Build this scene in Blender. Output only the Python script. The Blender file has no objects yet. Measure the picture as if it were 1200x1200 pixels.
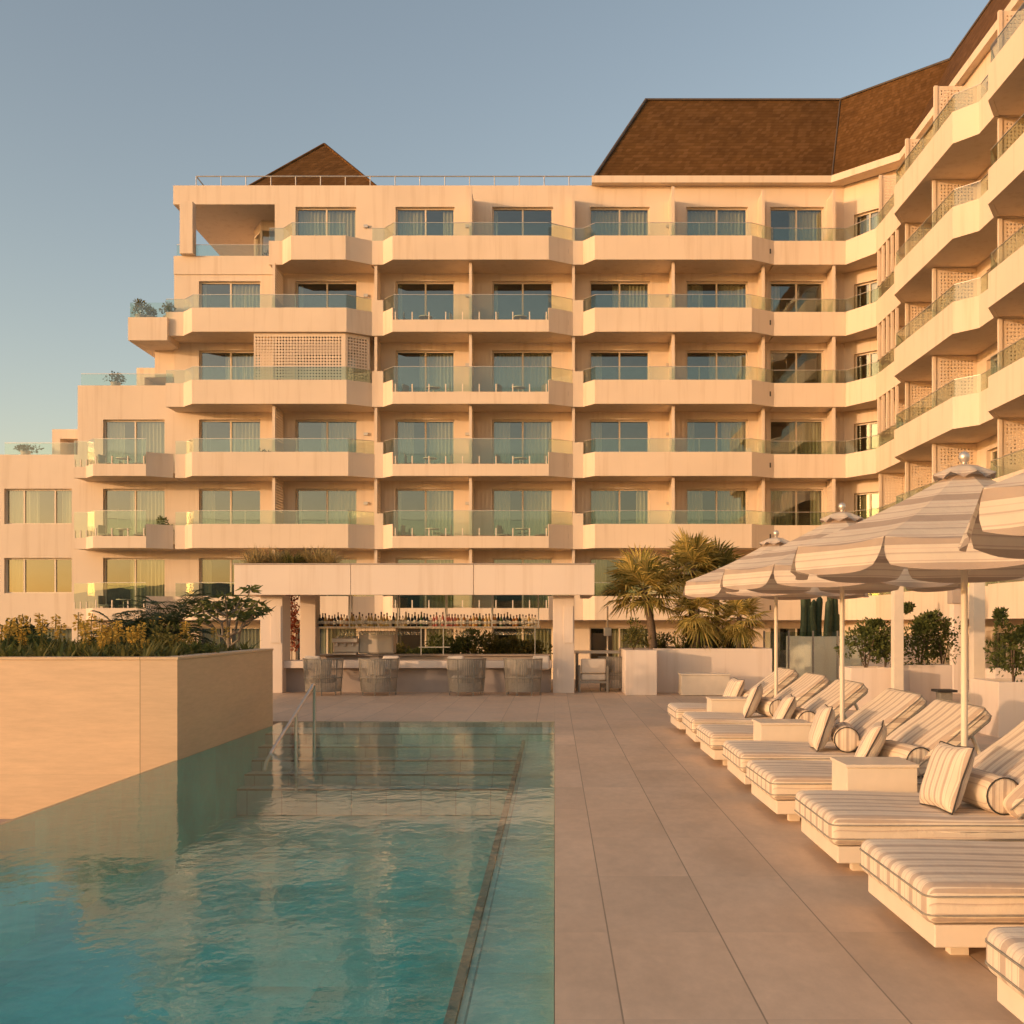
import bpy, math, random
from mathutils import Vector, Matrix
R = math.radians
SC = bpy.context.scene
COL = SC.collection
random.seed(7)
EYE = 1.65
F = 1200.0
def fx(px, d): return (px - 650.0) * d / F
def fz(py, d): return EYE + (730.0 - py) * d / F

# ------------------------------------------------------------------ mesh builder
class MB:
    def __init__(s): s.v = []; s.f = []; s.m = []; s.smooth = []
    def add(s, vs, fs, m=0, sm=False):
        o = len(s.v); s.v += [tuple(p) for p in vs]
        for f in fs: s.f.append(tuple(i + o for i in f)); s.m.append(m); s.smooth.append(sm)
    def box(s, x0, x1, y0, y1, z0, z1, m=0):
        s.add([(x0,y0,z0),(x1,y0,z0),(x1,y1,z0),(x0,y1,z0),(x0,y0,z1),(x1,y0,z1),(x1,y1,z1),(x0,y1,z1)],
              [(0,3,2,1),(4,5,6,7),(0,1,5,4),(1,2,6,5),(2,3,7,6),(3,0,4,7)], m)
    def bbox(s, x0, x1, y0, y1, z0, z1, b=0.01, m=0):       # box with bevelled edges
        s.rbox(x0, x1, y0, y1, z0, z1, b, 1, m, False)
    def rbox(s, x0, x1, y0, y1, z0, z1, r, n=3, m=0, sm=True, mid=1, warp=None):
        lo = (x0,y0,z0); hi = (x1,y1,z1)
        def axis(a, b):
            c = [a + r*(1-math.cos(i/n*math.pi/2)) for i in range(n+1)]
            e = [b - r*(1-math.cos(i/n*math.pi/2)) for i in range(n+1)][::-1]
            q = [a+r + (b-a-2*r)*i/mid for i in range(1, mid)]
            return c + q + e
        ax = [axis(lo[i], hi[i]) for i in range(3)]
        def pt(p):
            inn = [min(max(p[i], lo[i]+r), hi[i]-r) for i in range(3)]
            d = [p[i]-inn[i] for i in range(3)]; l = math.sqrt(sum(q*q for q in d))
            if l > 1e-9:
                p = [inn[i]+d[i]/l*r for i in range(3)]
            return warp(p) if warp else p
        for a in range(3):
            b, c = (a+1) % 3, (a+2) % 3
            for side in (0, 1):
                B, Cc = ax[b], ax[c]; vs = []; fs = []
                for i in B:
                    for j in Cc:
                        p = [0,0,0]; p[a] = (lo, hi)[side][a]; p[b] = i; p[c] = j
                        vs.append(pt(p))
                nc = len(Cc)
                for i in range(len(B)-1):
                    for j in range(nc-1):
                        q = (i*nc+j, (i+1)*nc+j, (i+1)*nc+j+1, i*nc+j+1)
                        fs.append(q if side else q[::-1])
                s.add(vs, fs, m, sm)
    def prism(s, poly, z0, z1, m=0):                        # poly counter-clockwise from above
        n = len(poly)
        vs = [(x,y,z0) for x,y in poly] + [(x,y,z1) for x,y in poly]
        fs = [tuple(range(n))[::-1], tuple(range(n, 2*n))]
        fs += [(i, (i+1)%n, n+(i+1)%n, n+i) for i in range(n)]
        s.add(vs, fs, m)
    def quad(s, a, b, c, d, m=0): s.add([a,b,c,d], [(0,1,2,3)], m)
    def tube(s, pts, r, n=8, m=0, cap=True, sm=True):
        pts = [Vector(p) for p in pts]; rr = r if isinstance(r, (list, tuple)) else [r]*len(pts)
        vs = []; fs = []
        u = None
        for i, p in enumerate(pts):
            t = (pts[min(i+1, len(pts)-1)] - pts[max(i-1, 0)]).normalized()
            if u is None:
                u = t.orthogonal().normalized()
            else:
                u = (u - t*u.dot(t)); u = u.normalized() if u.length > 1e-6 else t.orthogonal().normalized()
            w = t.cross(u)
            for k in range(n):
                a = 2*math.pi*k/n
                vs.append(p + (u*math.cos(a) + w*math.sin(a))*rr[i])
        for i in range(len(pts)-1):
            for k in range(n):
                fs.append((i*n+k, i*n+(k+1)%n, (i+1)*n+(k+1)%n, (i+1)*n+k))
        s.add(vs, fs, m, sm)
        if cap:
            s.add(vs[:n], [tuple(range(n))[::-1]], m); s.add(vs[-n:], [tuple(range(n))], m)
    def lathe(s, prof, c=(0,0,0), n=16, m=0, sm=True):      # prof [(r,z)] bottom to top
        vs = []; fs = []
        for r, z in prof:
            for k in range(n):
                a = 2*math.pi*k/n; vs.append((c[0]+r*math.cos(a), c[1]+r*math.sin(a), c[2]+z))
        for i in range(len(prof)-1):
            for k in range(n):
                fs.append((i*n+k, i*n+(k+1)%n, (i+1)*n+(k+1)%n, (i+1)*n+k))
        s.add(vs, fs, m, sm)
        s.add(vs[:n], [tuple(range(n))[::-1]], m); s.add(vs[-n:], [tuple(range(n))], m)
    def perf(s, T, w, h, t, hx0, hx1, hz0, hz1, pitch, hole, m=0):
        # panel w x h (local u, z), thickness t (v), square holes inside the given window; T maps (u,v,z) to a point
        nx = max(1, int((hx1-hx0)/pitch)); nz = max(1, int((hz1-hz0)/pitch))
        us = [0.0]; zs = [0.0]
        for i in range(nx):
            a = hx0 + i*pitch + (pitch-hole)/2; us += [a, a+hole]
        for i in range(nz):
            a = hz0 + i*pitch + (pitch-hole)/2; zs += [a, a+hole]
        us.append(w); zs.append(h)
        vs = [T(u, v, z) for v in (0, t) for u in us for z in zs]
        nu, nn = len(us), len(zs); o = nu*nn
        I = lambda k, i, j: k*o + i*nn + j
        fs = []
        for i in range(nu-1):
            for j in range(nn-1):
                if i % 2 == 1 and j % 2 == 1:
                    fs += [(I(0,i,j), I(1,i,j), I(1,i,j+1), I(0,i,j+1)), (I(0,i+1,j), I(0,i+1,j+1), I(1,i+1,j+1), I(1,i+1,j)),
                           (I(0,i,j), I(0,i+1,j), I(1,i+1,j), I(1,i,j)), (I(0,i,j+1), I(1,i,j+1), I(1,i+1,j+1), I(0,i+1,j+1))]
                else:
                    fs += [(I(0,i,j), I(0,i+1,j), I(0,i+1,j+1), I(0,i,j+1)), (I(1,i,j), I(1,i,j+1), I(1,i+1,j+1), I(1,i+1,j))]
        for i in range(nu-1):
            fs += [(I(0,i,0), I(1,i,0), I(1,i+1,0), I(0,i+1,0)), (I(0,i,nn-1), I(0,i+1,nn-1), I(1,i+1,nn-1), I(1,i,nn-1))]
        for j in range(nn-1):
            fs += [(I(0,0,j), I(0,0,j+1), I(1,0,j+1), I(1,0,j)), (I(0,nu-1,j), I(1,nu-1,j), I(1,nu-1,j+1), I(0,nu-1,j+1))]
        s.add(vs, fs, m)
    def mesh(s, name, mats):
        me = bpy.data.meshes.new(name); me.from_pydata(s.v, [], s.f)
        for mt in (mats if isinstance(mats, (list, tuple)) else [mats]): me.materials.append(mt)
        me.polygons.foreach_set('material_index', s.m); me.polygons.foreach_set('use_smooth', s.smooth)
        me.update(); return me
    def build(s, name, mats, parent=None, loc=None):
        o = bpy.data.objects.new(name, s.mesh(name, mats)); COL.objects.link(o)
        if parent: o.parent = parent
        if loc: o.location = loc
        return o

def inst(name, me, parent=None, loc=(0,0,0), rz=0.0):
    o = bpy.data.objects.new(name, me); COL.objects.link(o); o.location = loc; o.rotation_euler = (0,0,rz)
    if parent: o.parent = parent
    return o
def tag(o, label, cat, group=None, kind=None):
    o['label'] = label; o['category'] = cat
    if group: o['group'] = group
    if kind: o['kind'] = kind
    return o
def thing(name, label, cat, loc=(0,0,0), rz=0.0, group=None):
    o = bpy.data.objects.new(name, None); COL.objects.link(o); o.location = loc; o.rotation_euler = (0,0,rz)
    o.empty_display_size = .2
    return tag(o, label, cat, group)
def struct(o): o['kind'] = 'structure'; return o
def dup(root, loc, rz=None, label=None):
    r = root.copy(); COL.objects.link(r); r.location = loc
    if rz is not None: r.rotation_euler = (0,0,rz)
    if label: r['label'] = label
    for ch in root.children:
        c = ch.copy(); COL.objects.link(c); c.parent = r
        for g in ch.children:
            d = g.copy(); COL.objects.link(d); d.parent = c
    return r

# ------------------------------------------------------------------ materials
def new_mat(name):
    m = bpy.data.materials.new(name); m.use_nodes = True
    nt = m.node_tree; b = nt.nodes['Principled BSDF']
    return m, nt, b
def N(nt, t, **kw):
    n = nt.nodes.new(t)
    for k, v in kw.items(): setattr(n, k, v)
    return n
def L(nt, a, b): nt.links.new(a, b)
def coords(nt, scale=(1,1,1), kind='Object'):
    tc = N(nt, 'ShaderNodeTexCoord'); mp = N(nt, 'ShaderNodeMapping'); mp.inputs['Scale'].default_value = scale
    L(nt, tc.outputs[kind], mp.inputs[0]); return mp.outputs[0]
def noise(nt, vec, scale, detail=4, rough=.55):
    n = N(nt, 'ShaderNodeTexNoise'); n.inputs['Scale'].default_value = scale; n.inputs['Detail'].default_value = detail
    n.inputs['Roughness'].default_value = rough; L(nt, vec, n.inputs['Vector']); return n.outputs['Fac']
def ramp(nt, fac, stops, interp='LINEAR'):
    r = N(nt, 'ShaderNodeValToRGB'); r.color_ramp.interpolation = interp
    e = r.color_ramp.elements
    while len(e) > 1: e.remove(e[-1])
    e[0].position = stops[0][0]; e[0].color = (*stops[0][1], 1)
    for p, c in stops[1:]:
        q = e.new(p); q.color = (*c, 1)
    L(nt, fac, r.inputs[0]); return r.outputs[0]
def bump(nt, b, h, strength=.2, dist=.01):
    n = N(nt, 'ShaderNodeBump'); n.inputs['Strength'].default_value = strength; n.inputs['Distance'].default_value = dist
    L(nt, h, n.inputs['Height']); L(nt, n.outputs[0], b.inputs['Normal']); return n
def math_(nt, op, a, b=None):
    n = N(nt, 'ShaderNodeMath', operation=op)
    for i, x in enumerate((a, b)):
        if x is None: continue
        if isinstance(x, (int, float)): n.inputs[i].default_value = x
        else: L(nt, x, n.inputs[i])
    return n.outputs[0]
def mixc(nt, fac, a, b, mode='MIX'):
    n = N(nt, 'ShaderNodeMix', data_type='RGBA', blend_type=mode)
    for s, x in ((n.inputs['Factor'], fac), (n.inputs[6], a), (n.inputs[7], b)):
        if isinstance(x, (int, float)): s.default_value = x
        elif isinstance(x, tuple): s.default_value = (*x, 1)
        else: L(nt, x, s)
    return n.outputs[2]
def sc(c, k): return tuple(min(1, q*k) for q in c)

def mat_noise(name, col, var=.12, scale=3.0, rough=.7, bs=.15, bscale=60, bdist=.004, metal=0.0, spec=.4, stretch=(1,1,1)):
    m, nt, b = new_mat(name); v = coords(nt, stretch)
    f = noise(nt, v, scale, 5)
    c = ramp(nt, f, [(.3, sc(col, 1-var)), (.7, sc(col, 1+var))]); L(nt, c, b.inputs['Base Color'])
    b.inputs['Roughness'].default_value = rough; b.inputs['Metallic'].default_value = metal
    b.inputs['Specular IOR Level'].default_value = spec
    if bs: bump(nt, b, noise(nt, v, bscale, 3), bs, bdist)
    return m

def mat_stucco(name, col):
    m, nt, b = new_mat(name); v = coords(nt)
    big = noise(nt, v, .35, 5); streak = noise(nt, coords(nt, (2.2, 2.2, .12)), 1.6, 5, .6)
    c = ramp(nt, big, [(.3, sc(col, .94)), (.7, sc(col, 1.04))])
    st = ramp(nt, streak, [(.52, (1,1,1)), (.78, (.82,.77,.71))])
    L(nt, mixc(nt, .8, c, st, 'MULTIPLY'), b.inputs['Base Color'])
    b.inputs['Roughness'].default_value = .85; b.inputs['Specular IOR Level'].default_value = .25
    bump(nt, b, noise(nt, v, 35, 4), .12, .01)
    return m
WALLC = (.775, .64, .495)
M = {}
M['stucco'] = mat_stucco('stucco', WALLC)
M['white'] = mat_stucco('bar_plaster', (.80, .68, .57))
M['cream_metal'] = mat_noise('cream_metal', (.76, .64, .48), .04, 2, .45, 0)
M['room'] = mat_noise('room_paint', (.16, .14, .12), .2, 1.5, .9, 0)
M['curtain'] = mat_noise('curtain_linen', (.74, .67, .52), .1, 8, .95, .1, 200, .002, stretch=(1,1,.1))
M['dark'] = mat_noise('dark_metal', (.045, .04, .035), .2, 5, .5, 0)
M['steel'] = mat_noise('steel', (.78, .66, .54), .05, 8, .36, .03, 80, .001, .75)
M['rail'] = mat_noise('rail_metal', (.60, .54, .46), .05, 8, .35, 0, metal=.6)
M['soil'] = mat_noise('soil', (.06, .042, .03), .35, 14, .95, .6, 40, .02)
M['ground'] = mat_noise('garden_ground', (.34, .28, .20), .3, .8, .95, .4, 20, .03)
M['asphalt_roof'] = mat_noise('flat_roof', (.35, .3, .26), .15, 1, .9, .2, 40, .01)
M['pole'] = mat_noise('cream_pole', (.78, .67, .53), .04, 6, .4, .03, 60, .002)
M['bark'] = mat_noise('bark', (.17, .12, .08), .35, 18, .95, .7, 45, .02, stretch=(1,1,3))
M['palebark'] = mat_noise('pale_bark', (.28, .23, .17), .25, 12, .9, .5, 40, .01)
M['cane'] = mat_noise('woven_strap', (.30, .27, .22), .15, 20, .8, .3, 120, .003)
M['cushion'] = mat_noise('plain_cushion', (.66, .57, .47), .06, 8, .95, .2, 300, .001)
M['counter_front'] = mat_noise('counter_front', (.42, .35, .30), .08, 2, .7, .15, 30, .004)

# shingle roof
def mat_shingle():
    m, nt, b = new_mat('roof_shingle'); tc = N(nt, 'ShaderNodeTexCoord'); sep = N(nt, 'ShaderNodeSeparateXYZ'); L(nt, tc.outputs['Object'], sep.inputs[0])
    row = math_(nt, 'MULTIPLY', sep.outputs[2], 5.5)
    fl = math_(nt, 'FLOOR', row); fr = math_(nt, 'FRACT', row)
    s = math_(nt, 'SUBTRACT', sep.outputs[0], sep.outputs[1])
    colx = math_(nt, 'FLOOR', math_(nt, 'ADD', math_(nt, 'MULTIPLY', s, 5.5), math_(nt, 'MULTIPLY', fl, .37)))
    cmb = N(nt, 'ShaderNodeCombineXYZ'); L(nt, colx, cmb.inputs[0]); L(nt, fl, cmb.inputs[1])
    wn = N(nt, 'ShaderNodeTexWhiteNoise', noise_dimensions='2D'); L(nt, cmb.outputs[0], wn.inputs['Vector'])
    big = noise(nt, tc.outputs['Object'], .5, 6, .65)
    c = ramp(nt, wn.outputs['Value'], [(0, (.105, .052, .014)), (.55, (.125, .062, .018)), (1, (.155, .080, .028))])
    g = ramp(nt, big, [(.3, (.75,.72,.70)), (.7, (1.2,1.15,1.1))])
    e = ramp(nt, fr, [(0, (.55,.52,.5)), (.14, (1,1,1))])
    c = mixc(nt, 1.0, mixc(nt, 1.0, c, g, 'MULTIPLY'), e, 'MULTIPLY')
    L(nt, c, b.inputs['Base Color']); b.inputs['Roughness'].default_value = .9; b.inputs['Specular IOR Level'].default_value = .15
    bump(nt, b, math_(nt, 'ADD', math_(nt, 'SUBTRACT', 1.0, fr), math_(nt, 'MULTIPLY', wn.outputs['Value'], .5)), .6, .03)
    return m
M['shingle'] = mat_shingle()

# stone tiles, joints on a fixed grid in the XY (deck) or XZ (wall) plane
def mat_tile(name, col, x0, px, y0, py, use_z=False, jx=.006, jy=.003, rough=.5, streak=(1,1,1), var=.1, jdark=.35):
    m, nt, b = new_mat(name); tc = N(nt, 'ShaderNodeTexCoord'); sep = N(nt, 'ShaderNodeSeparateXYZ'); L(nt, tc.outputs['Object'], sep.inputs[0])
    def cell(o, a, p, j):
        q = math_(nt, 'DIVIDE', math_(nt, 'SUBTRACT', o, a), p)
        fr = math_(nt, 'FRACT', q); d = math_(nt, 'ABSOLUTE', math_(nt, 'SUBTRACT', fr, .5))
        return math_(nt, 'FLOOR', q), math_(nt, 'GREATER_THAN', d, .5 - j/p)
    ix, ex = cell(sep.outputs[0], x0, px, jx); iy, ey = cell(sep.outputs[2 if use_z else 1], y0, py, jy)
    cmb = N(nt, 'ShaderNodeCombineXYZ'); L(nt, ix, cmb.inputs[0]); L(nt, iy, cmb.inputs[1])
    wn = N(nt, 'ShaderNodeTexWhiteNoise', noise_dimensions='2D'); L(nt, cmb.outputs[0], wn.inputs['Vector'])
    mp = N(nt, 'ShaderNodeMapping'); mp.inputs['Scale'].default_value = streak; L(nt, tc.outputs['Object'], mp.inputs[0])
    off = N(nt, 'ShaderNodeVectorMath', operation='ADD'); L(nt, mp.outputs[0], off.inputs[0])
    sca = N(nt, 'ShaderNodeVectorMath', operation='SCALE'); sca.inputs['Scale'].default_value = 7.0; L(nt, wn.outputs['Color'], sca.inputs[0]); L(nt, sca.outputs[0], off.inputs[1])
    n1 = noise(nt, off.outputs[0], 1.3, 7, .62); n2 = noise(nt, off.outputs[0], 9, 5, .7)
    c = ramp(nt, n1, [(.28, sc(col, 1-var*1.6)), (.5, col), (.72, sc(col, 1+var))])
    c = mixc(nt, .5, c, ramp(nt, n2, [(.3, (.84,.82,.8)), (.7, (1.1,1.1,1.1))]), 'MULTIPLY')
    c = mixc(nt, .6, c, ramp(nt, wn.outputs['Value'], [(0, (.9,.9,.9)), (1, (1.08,1.07,1.06))]), 'MULTIPLY')
    j = math_(nt, 'MAXIMUM', ex, math_(nt, 'MULTIPLY', ey, .3))
    c = mixc(nt, j, c, sc(col, jdark)); L(nt, c, b.inputs['Base Color'])
    r = ramp(nt, n1, [(.3, (rough-.1,)*3), (.7, (rough+.12,)*3)]); L(nt, r, b.inputs['Roughness'])
    b.inputs['Specular IOR Level'].default_value = .35
    h = math_(nt, 'SUBTRACT', math_(nt, 'MULTIPLY', n2, .25), j)
    bump(nt, b, h, .25, .004)
    return m
M['deck'] = mat_tile('deck_porcelain', (.66, .49, .345), .285, .592, 4.26, 1.205, jx=.004, jy=.002, rough=.55, streak=(1.2,.7,1), var=.10, jdark=.52)
M['travertine'] = mat_tile('travertine', (.70, .50, .315), -5.75, 2.65, -.19, 1.40, use_z=True, jx=.006, jy=.003, rough=.6, streak=(.40,.40,3.0), var=.06, jdark=.55)
M['pool_tile'] = mat_tile('pool_mosaic', (.095, .60, .53), 0, .6, 0, .6, jx=.003, jy=.003, rough=.4, var=.18, jdark=.88)
M['pool_ledge'] = mat_tile('pool_ledge_tile', (.42, .60, .54), -.42, .5, 4.26, 1.205, jx=.006, jy=.006, rough=.4, var=.12, jdark=.5)

# striped fabrics
CREAM = (.75, .64, .50); TAUPE = (.55, .43, .335)
def mat_stripe(name, axis, period, side=False, offs=0.0):
    m, nt, b = new_mat(name); tc = N(nt, 'ShaderNodeTexCoord'); sep = N(nt, 'ShaderNodeSeparateXYZ'); L(nt, tc.outputs['Object'], sep.inputs[0])
    wob = noise(nt, tc.outputs['Object'], 2.2, 2)
    p = math_(nt, 'ADD', sep.outputs[axis], math_(nt, 'MULTIPLY', wob, .012))
    if side:
        gi = N(nt, 'ShaderNodeNewGeometry'); sn = N(nt, 'ShaderNodeSeparateXYZ'); L(nt, gi.outputs['Normal'], sn.inputs[0])
        p = math_(nt, 'ADD', p, math_(nt, 'MULTIPLY', sep.outputs[2], math_(nt, 'GREATER_THAN', math_(nt, 'ABSOLUTE', sn.outputs[1]), .75)))
    fr = math_(nt, 'FRACT', math_(nt, 'ADD', math_(nt, 'DIVIDE', p, period), offs))
    W2 = sc(CREAM, 1.08)
    c = ramp(nt, fr, [(0, TAUPE), (.30, W2), (.36, sc(TAUPE, 1.25)), (.40, W2), (.62, CREAM), (.66, sc(TAUPE, 1.15)), (.70, W2), (.84, sc(TAUPE, 1.4)), (.87, W2)], 'CONSTANT')
    f = noise(nt, tc.outputs['Object'], 5, 5)
    c = mixc(nt, .5, c, ramp(nt, f, [(.3, (.88,.87,.86)), (.7, (1.05,1.05,1.05))]), 'MULTIPLY')
    L(nt, c, b.inputs['Base Color']); b.inputs['Roughness'].default_value = .95; b.inputs['Specular IOR Level'].default_value = .1
    b.inputs['Sheen Weight'].default_value = .15
    bump(nt, b, math_(nt, 'ADD', noise(nt, tc.outputs['Object'], 7.5, 6, .62), math_(nt, 'MULTIPLY', noise(nt, tc.outputs['Object'], 400, 2), .12)), .5, .03)
    return m, nt, b
M['stripe_y'] = mat_stripe('striped_canvas', 1, .168, True)[0]
M['stripe_pillow'] = mat_stripe('striped_pillow_cloth', 1, .075)[0]
M['stripe_roll'] = mat_stripe('striped_bolster_cloth', 0, .08)[0]
def mat_canopy():
    m, nt, b = mat_stripe('parasol_canvas', 2, .185, offs=.15)
    b.inputs['Sheen Weight'].default_value = 0
    col = b.inputs['Base Color'].links[0].from_socket
    tr = N(nt, 'ShaderNodeBsdfTranslucent'); L(nt, col, tr.inputs[0])
    mx = N(nt, 'ShaderNodeMixShader'); mx.inputs[0].default_value = .22
    L(nt, b.outputs[0], mx.inputs[1]); L(nt, tr.outputs[0], mx.inputs[2])
    L(nt, mx.outputs[0], nt.nodes['Material Output'].inputs[0])
    return m
M['canopy'] = mat_canopy()

# glass and water: fresnel mix of a tinted transparent and a mirror
def schlick(nt, f0, nrm=None):
    gi = N(nt, 'ShaderNodeNewGeometry'); dt = N(nt, 'ShaderNodeVectorMath', operation='DOT_PRODUCT')
    L(nt, gi.outputs['Incoming'], dt.inputs[0]); L(nt, nrm if nrm else gi.outputs['Normal'], dt.inputs[1])
    c = math_(nt, 'SUBTRACT', 1.0, math_(nt, 'MINIMUM', math_(nt, 'ABSOLUTE', dt.outputs['Value']), 1.0))
    return math_(nt, 'ADD', f0, math_(nt, 'MULTIPLY', math_(nt, 'POWER', c, 5.0), 1-f0))
def mat_glass(name, tint, base, gain=1.0, rough=.0, gcol=(1,1,1), ior=1.5, wob=0.0):
    m, nt, b = new_mat(name); nt.nodes.remove(b)
    fr = schlick(nt, ((ior-1)/(ior+1))**2)
    t = N(nt, 'ShaderNodeBsdfTransparent'); t.inputs[0].default_value = (*tint, 1)
    g = N(nt, 'ShaderNodeBsdfGlossy'); g.inputs['Roughness'].default_value = rough; g.inputs[0].default_value = (*gcol, 1)
    if wob:
        bp = N(nt, 'ShaderNodeBump'); bp.inputs['Strength'].default_value = wob; bp.inputs['Distance'].default_value = .02
        L(nt, noise(nt, coords(nt), 1.1, 1), bp.inputs['Height']); L(nt, bp.outputs[0], g.inputs['Normal'])
    fac = math_(nt, 'MINIMUM', math_(nt, 'ADD', math_(nt, 'MULTIPLY', fr, gain), base), 1.0)
    mx = N(nt, 'ShaderNodeMixShader'); L(nt, fac, mx.inputs[0]); L(nt, t.outputs[0], mx.inputs[1]); L(nt, g.outputs[0], mx.inputs[2])
    L(nt, mx.outputs[0], nt.nodes['Material Output'].inputs[0]); return m
M['rail_glass'] = mat_glass('rail_glass', (.84, .90, .85), .03, gain=.6)
M['pane'] = mat_glass('window_glass', (.58, .62, .52), .15, gcol=(.86, .90, .84), wob=.06)
M['bottle_clear'] = mat_glass('clear_glass', (.85, .84, .78), .06, rough=.05)
def mat_water():
    m, nt, b = new_mat('pool_water'); nt.nodes.remove(b)
    v = coords(nt, (1, .8, 1)); h = math_(nt, 'ADD', noise(nt, v, 3.0, 3, .5), math_(nt, 'MULTIPLY', noise(nt, v, 14, 3, .55), .30))
    bp = N(nt, 'ShaderNodeBump'); bp.inputs['Strength'].default_value = .19; bp.inputs['Distance'].default_value = .025; L(nt, h, bp.inputs['Height'])
    fr = schlick(nt, .02, bp.outputs[0])
    t = N(nt, 'ShaderNodeBsdfTransparent'); t.inputs[0].default_value = (.74, .97, .96, 1)
    g = N(nt, 'ShaderNodeBsdfGlossy'); g.inputs['Roughness'].default_value = .02; L(nt, bp.outputs[0], g.inputs['Normal'])
    mx = N(nt, 'ShaderNodeMixShader'); L(nt, fr, mx.inputs[0]); L(nt, t.outputs[0], mx.inputs[1]); L(nt, g.outputs[0], mx.inputs[2])
    L(nt, mx.outputs[0], nt.nodes['Material Output'].inputs[0]); return m
M['water'] = mat_water()
def mat_leaf(name, c1, c2, trans=.4, rough=.55):
    m, nt, b = new_mat(name)
    gi = N(nt, 'ShaderNodeNewGeometry'); c = ramp(nt, gi.outputs['Random Per Island'], [(0, c1), (1, c2)])
    L(nt, c, b.inputs['Base Color']); b.inputs['Roughness'].default_value = rough; b.inputs['Specular IOR Level'].default_value = .3
    tr = N(nt, 'ShaderNodeBsdfTranslucent'); L(nt, c, tr.inputs[0])
    mx = N(nt, 'ShaderNodeMixShader'); mx.inputs[0].default_value = trans
    L(nt, b.outputs[0], mx.inputs[1]); L(nt, tr.outputs[0], mx.inputs[2]); L(nt, mx.outputs[0], nt.nodes['Material Output'].inputs[0])
    return m
M['leaf'] = mat_leaf('bush_leaf', (.065, .09, .025), (.20, .22, .06))
M['leaf_dark'] = mat_leaf('dark_leaf', (.028, .045, .016), (.08, .10, .035))
M['leaf_olive'] = mat_leaf('olive_leaf', (.10, .11, .03), (.27, .23, .065))
M['leaf_palm'] = mat_leaf('fan_palm_leaf', (.17, .165, .035), (.72, .54, .17))
M['leaf_dry'] = mat_leaf('dry_grass', (.34, .26, .11), (.62, .47, .21))
M['flower'] = mat_leaf('yellow_floret', (.50, .32, .05), (.75, .52, .12))
M['red_flower'] = mat_leaf('red_bract', (.22, .05, .025), (.36, .11, .05))
M['cactus'] = mat_noise('cactus_skin', (.06, .085, .04), .25, 10, .7, .3, 50, .01)
def mat_plain(name, col, rough=.4, metal=0, spec=.5):
    return mat_noise(name, col, .06, 12, rough, 0, metal=metal, spec=spec)
M['amber'] = mat_plain('amber_bottle', (.30, .13, .03), .12); M['wine'] = mat_plain('dark_wine_bottle', (.012, .014, .010), .1)
M['rose'] = mat_plain('rose_bottle', (.45, .14, .10), .12); M['label'] = mat_plain('paper_label', (.72, .66, .55), .8)
M['cap'] = mat_plain('bottle_cap', (.10, .05, .03), .4); M['green_glass'] = mat_plain('green_bottle', (.05, .09, .03), .12)
M['gold'] = mat_plain('straw_gold_bottle', (.55, .38, .14), .15)

# ------------------------------------------------------------------ world, sun, camera
AZ = (-.839, -.545); EL = 6.5
w = bpy.data.worlds.new('World'); SC.world = w; w.use_nodes = True
nt = w.node_tree; bg = nt.nodes['Background']
sky = N(nt, 'ShaderNodeTexSky', sky_type='NISHITA'); sky.sun_disc = False
sky.sun_elevation = R(EL); sky.sun_rotation = math.atan2(AZ[0], AZ[1]) % (2*math.pi)
sky.air_density = 1.0; sky.dust_density = 1.6; sky.ozone_density = 1.0; sky.altitude = 20
tint = mixc(nt, 1.0, sky.outputs[0], (1.26, 1.04, .92), 'MULTIPLY')
L(nt, tint, bg.inputs[0]); bg.inputs[1].default_value = .15
sl = bpy.data.lights.new('sun', 'SUN'); sl.energy = 2.0; sl.angle = R(.6); sl.color = (.53, .33, .19)
so = bpy.data.objects.new('sun', sl); COL.objects.link(so)
dv = Vector((AZ[0]*math.cos(R(EL)), AZ[1]*math.cos(R(EL)), math.sin(R(EL))))
so.rotation_euler = dv.to_track_quat('Z', 'Y').to_euler(); so.location = (-20, -15, 20)
cd = bpy.data.cameras.new('camera'); co = bpy.data.objects.new('camera', cd); COL.objects.link(co)
co.location = (0, 0, EYE); co.rotation_euler = (R(90), 0, 0)
cd.sensor_width = 36; cd.lens = 36; cd.shift_x = -50/1200; cd.shift_y = 130/1200; cd.clip_start = .1; cd.clip_end = 3000
SC.camera = co
vs = SC.view_settings; vs.view_transform = 'Standard'; vs.look = 'None'; vs.gamma = 1; vs.use_curve_mapping = False; vs.exposure = .93
SC.cycles.max_bounces = 10; SC.cycles.transparent_max_bounces = 24; SC.cycles.glossy_bounces = 4; SC.cycles.caustics_reflective = False
SC.cycles.use_denoising = True; SC.cycles.sample_clamp_indirect = 6

# ------------------------------------------------------------------ ground, deck, pool
g = MB(); g.quad((-900,-500,-1.6),(900,-500,-1.6),(900,1500,-1.6),(-900,1500,-1.6)); struct(g.build('ground', M['ground']))
b = MB(); n = 90; vs = []; rh = random.Random(2)  # landform out of view, added to darken window reflections, kept lower around the sun
for i in range(n+1):
    a = R(150 + 240*i/n); h = 24 + 6*math.sin(i*.35) + 4*math.sin(i*.9+1) + rh.uniform(-.8,.8)
    dd_ = min(1, max(0, (abs(a-R(213))-R(12))/R(16))); h *= .45+.2*dd_
    for q, hh_ in ((330,-1.6),(380,h*.55),(440,h*1.15),(520,-1.6)): vs.append((q*math.cos(a), q*math.sin(a), hh_))
b.add(vs, [(i*4+j, (i+1)*4+j, (i+1)*4+j+1, i*4+j+1) for i in range(n) for j in range(3)], 0, True)
struct(b.build('unseen_hills', mat_noise('scrub_hill', (.17,.165,.115), .4, .08, .95, 0)))
PL, PN, PF = -4.57, -4.0, 17.2          # pool left edge, near end, far end
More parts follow.
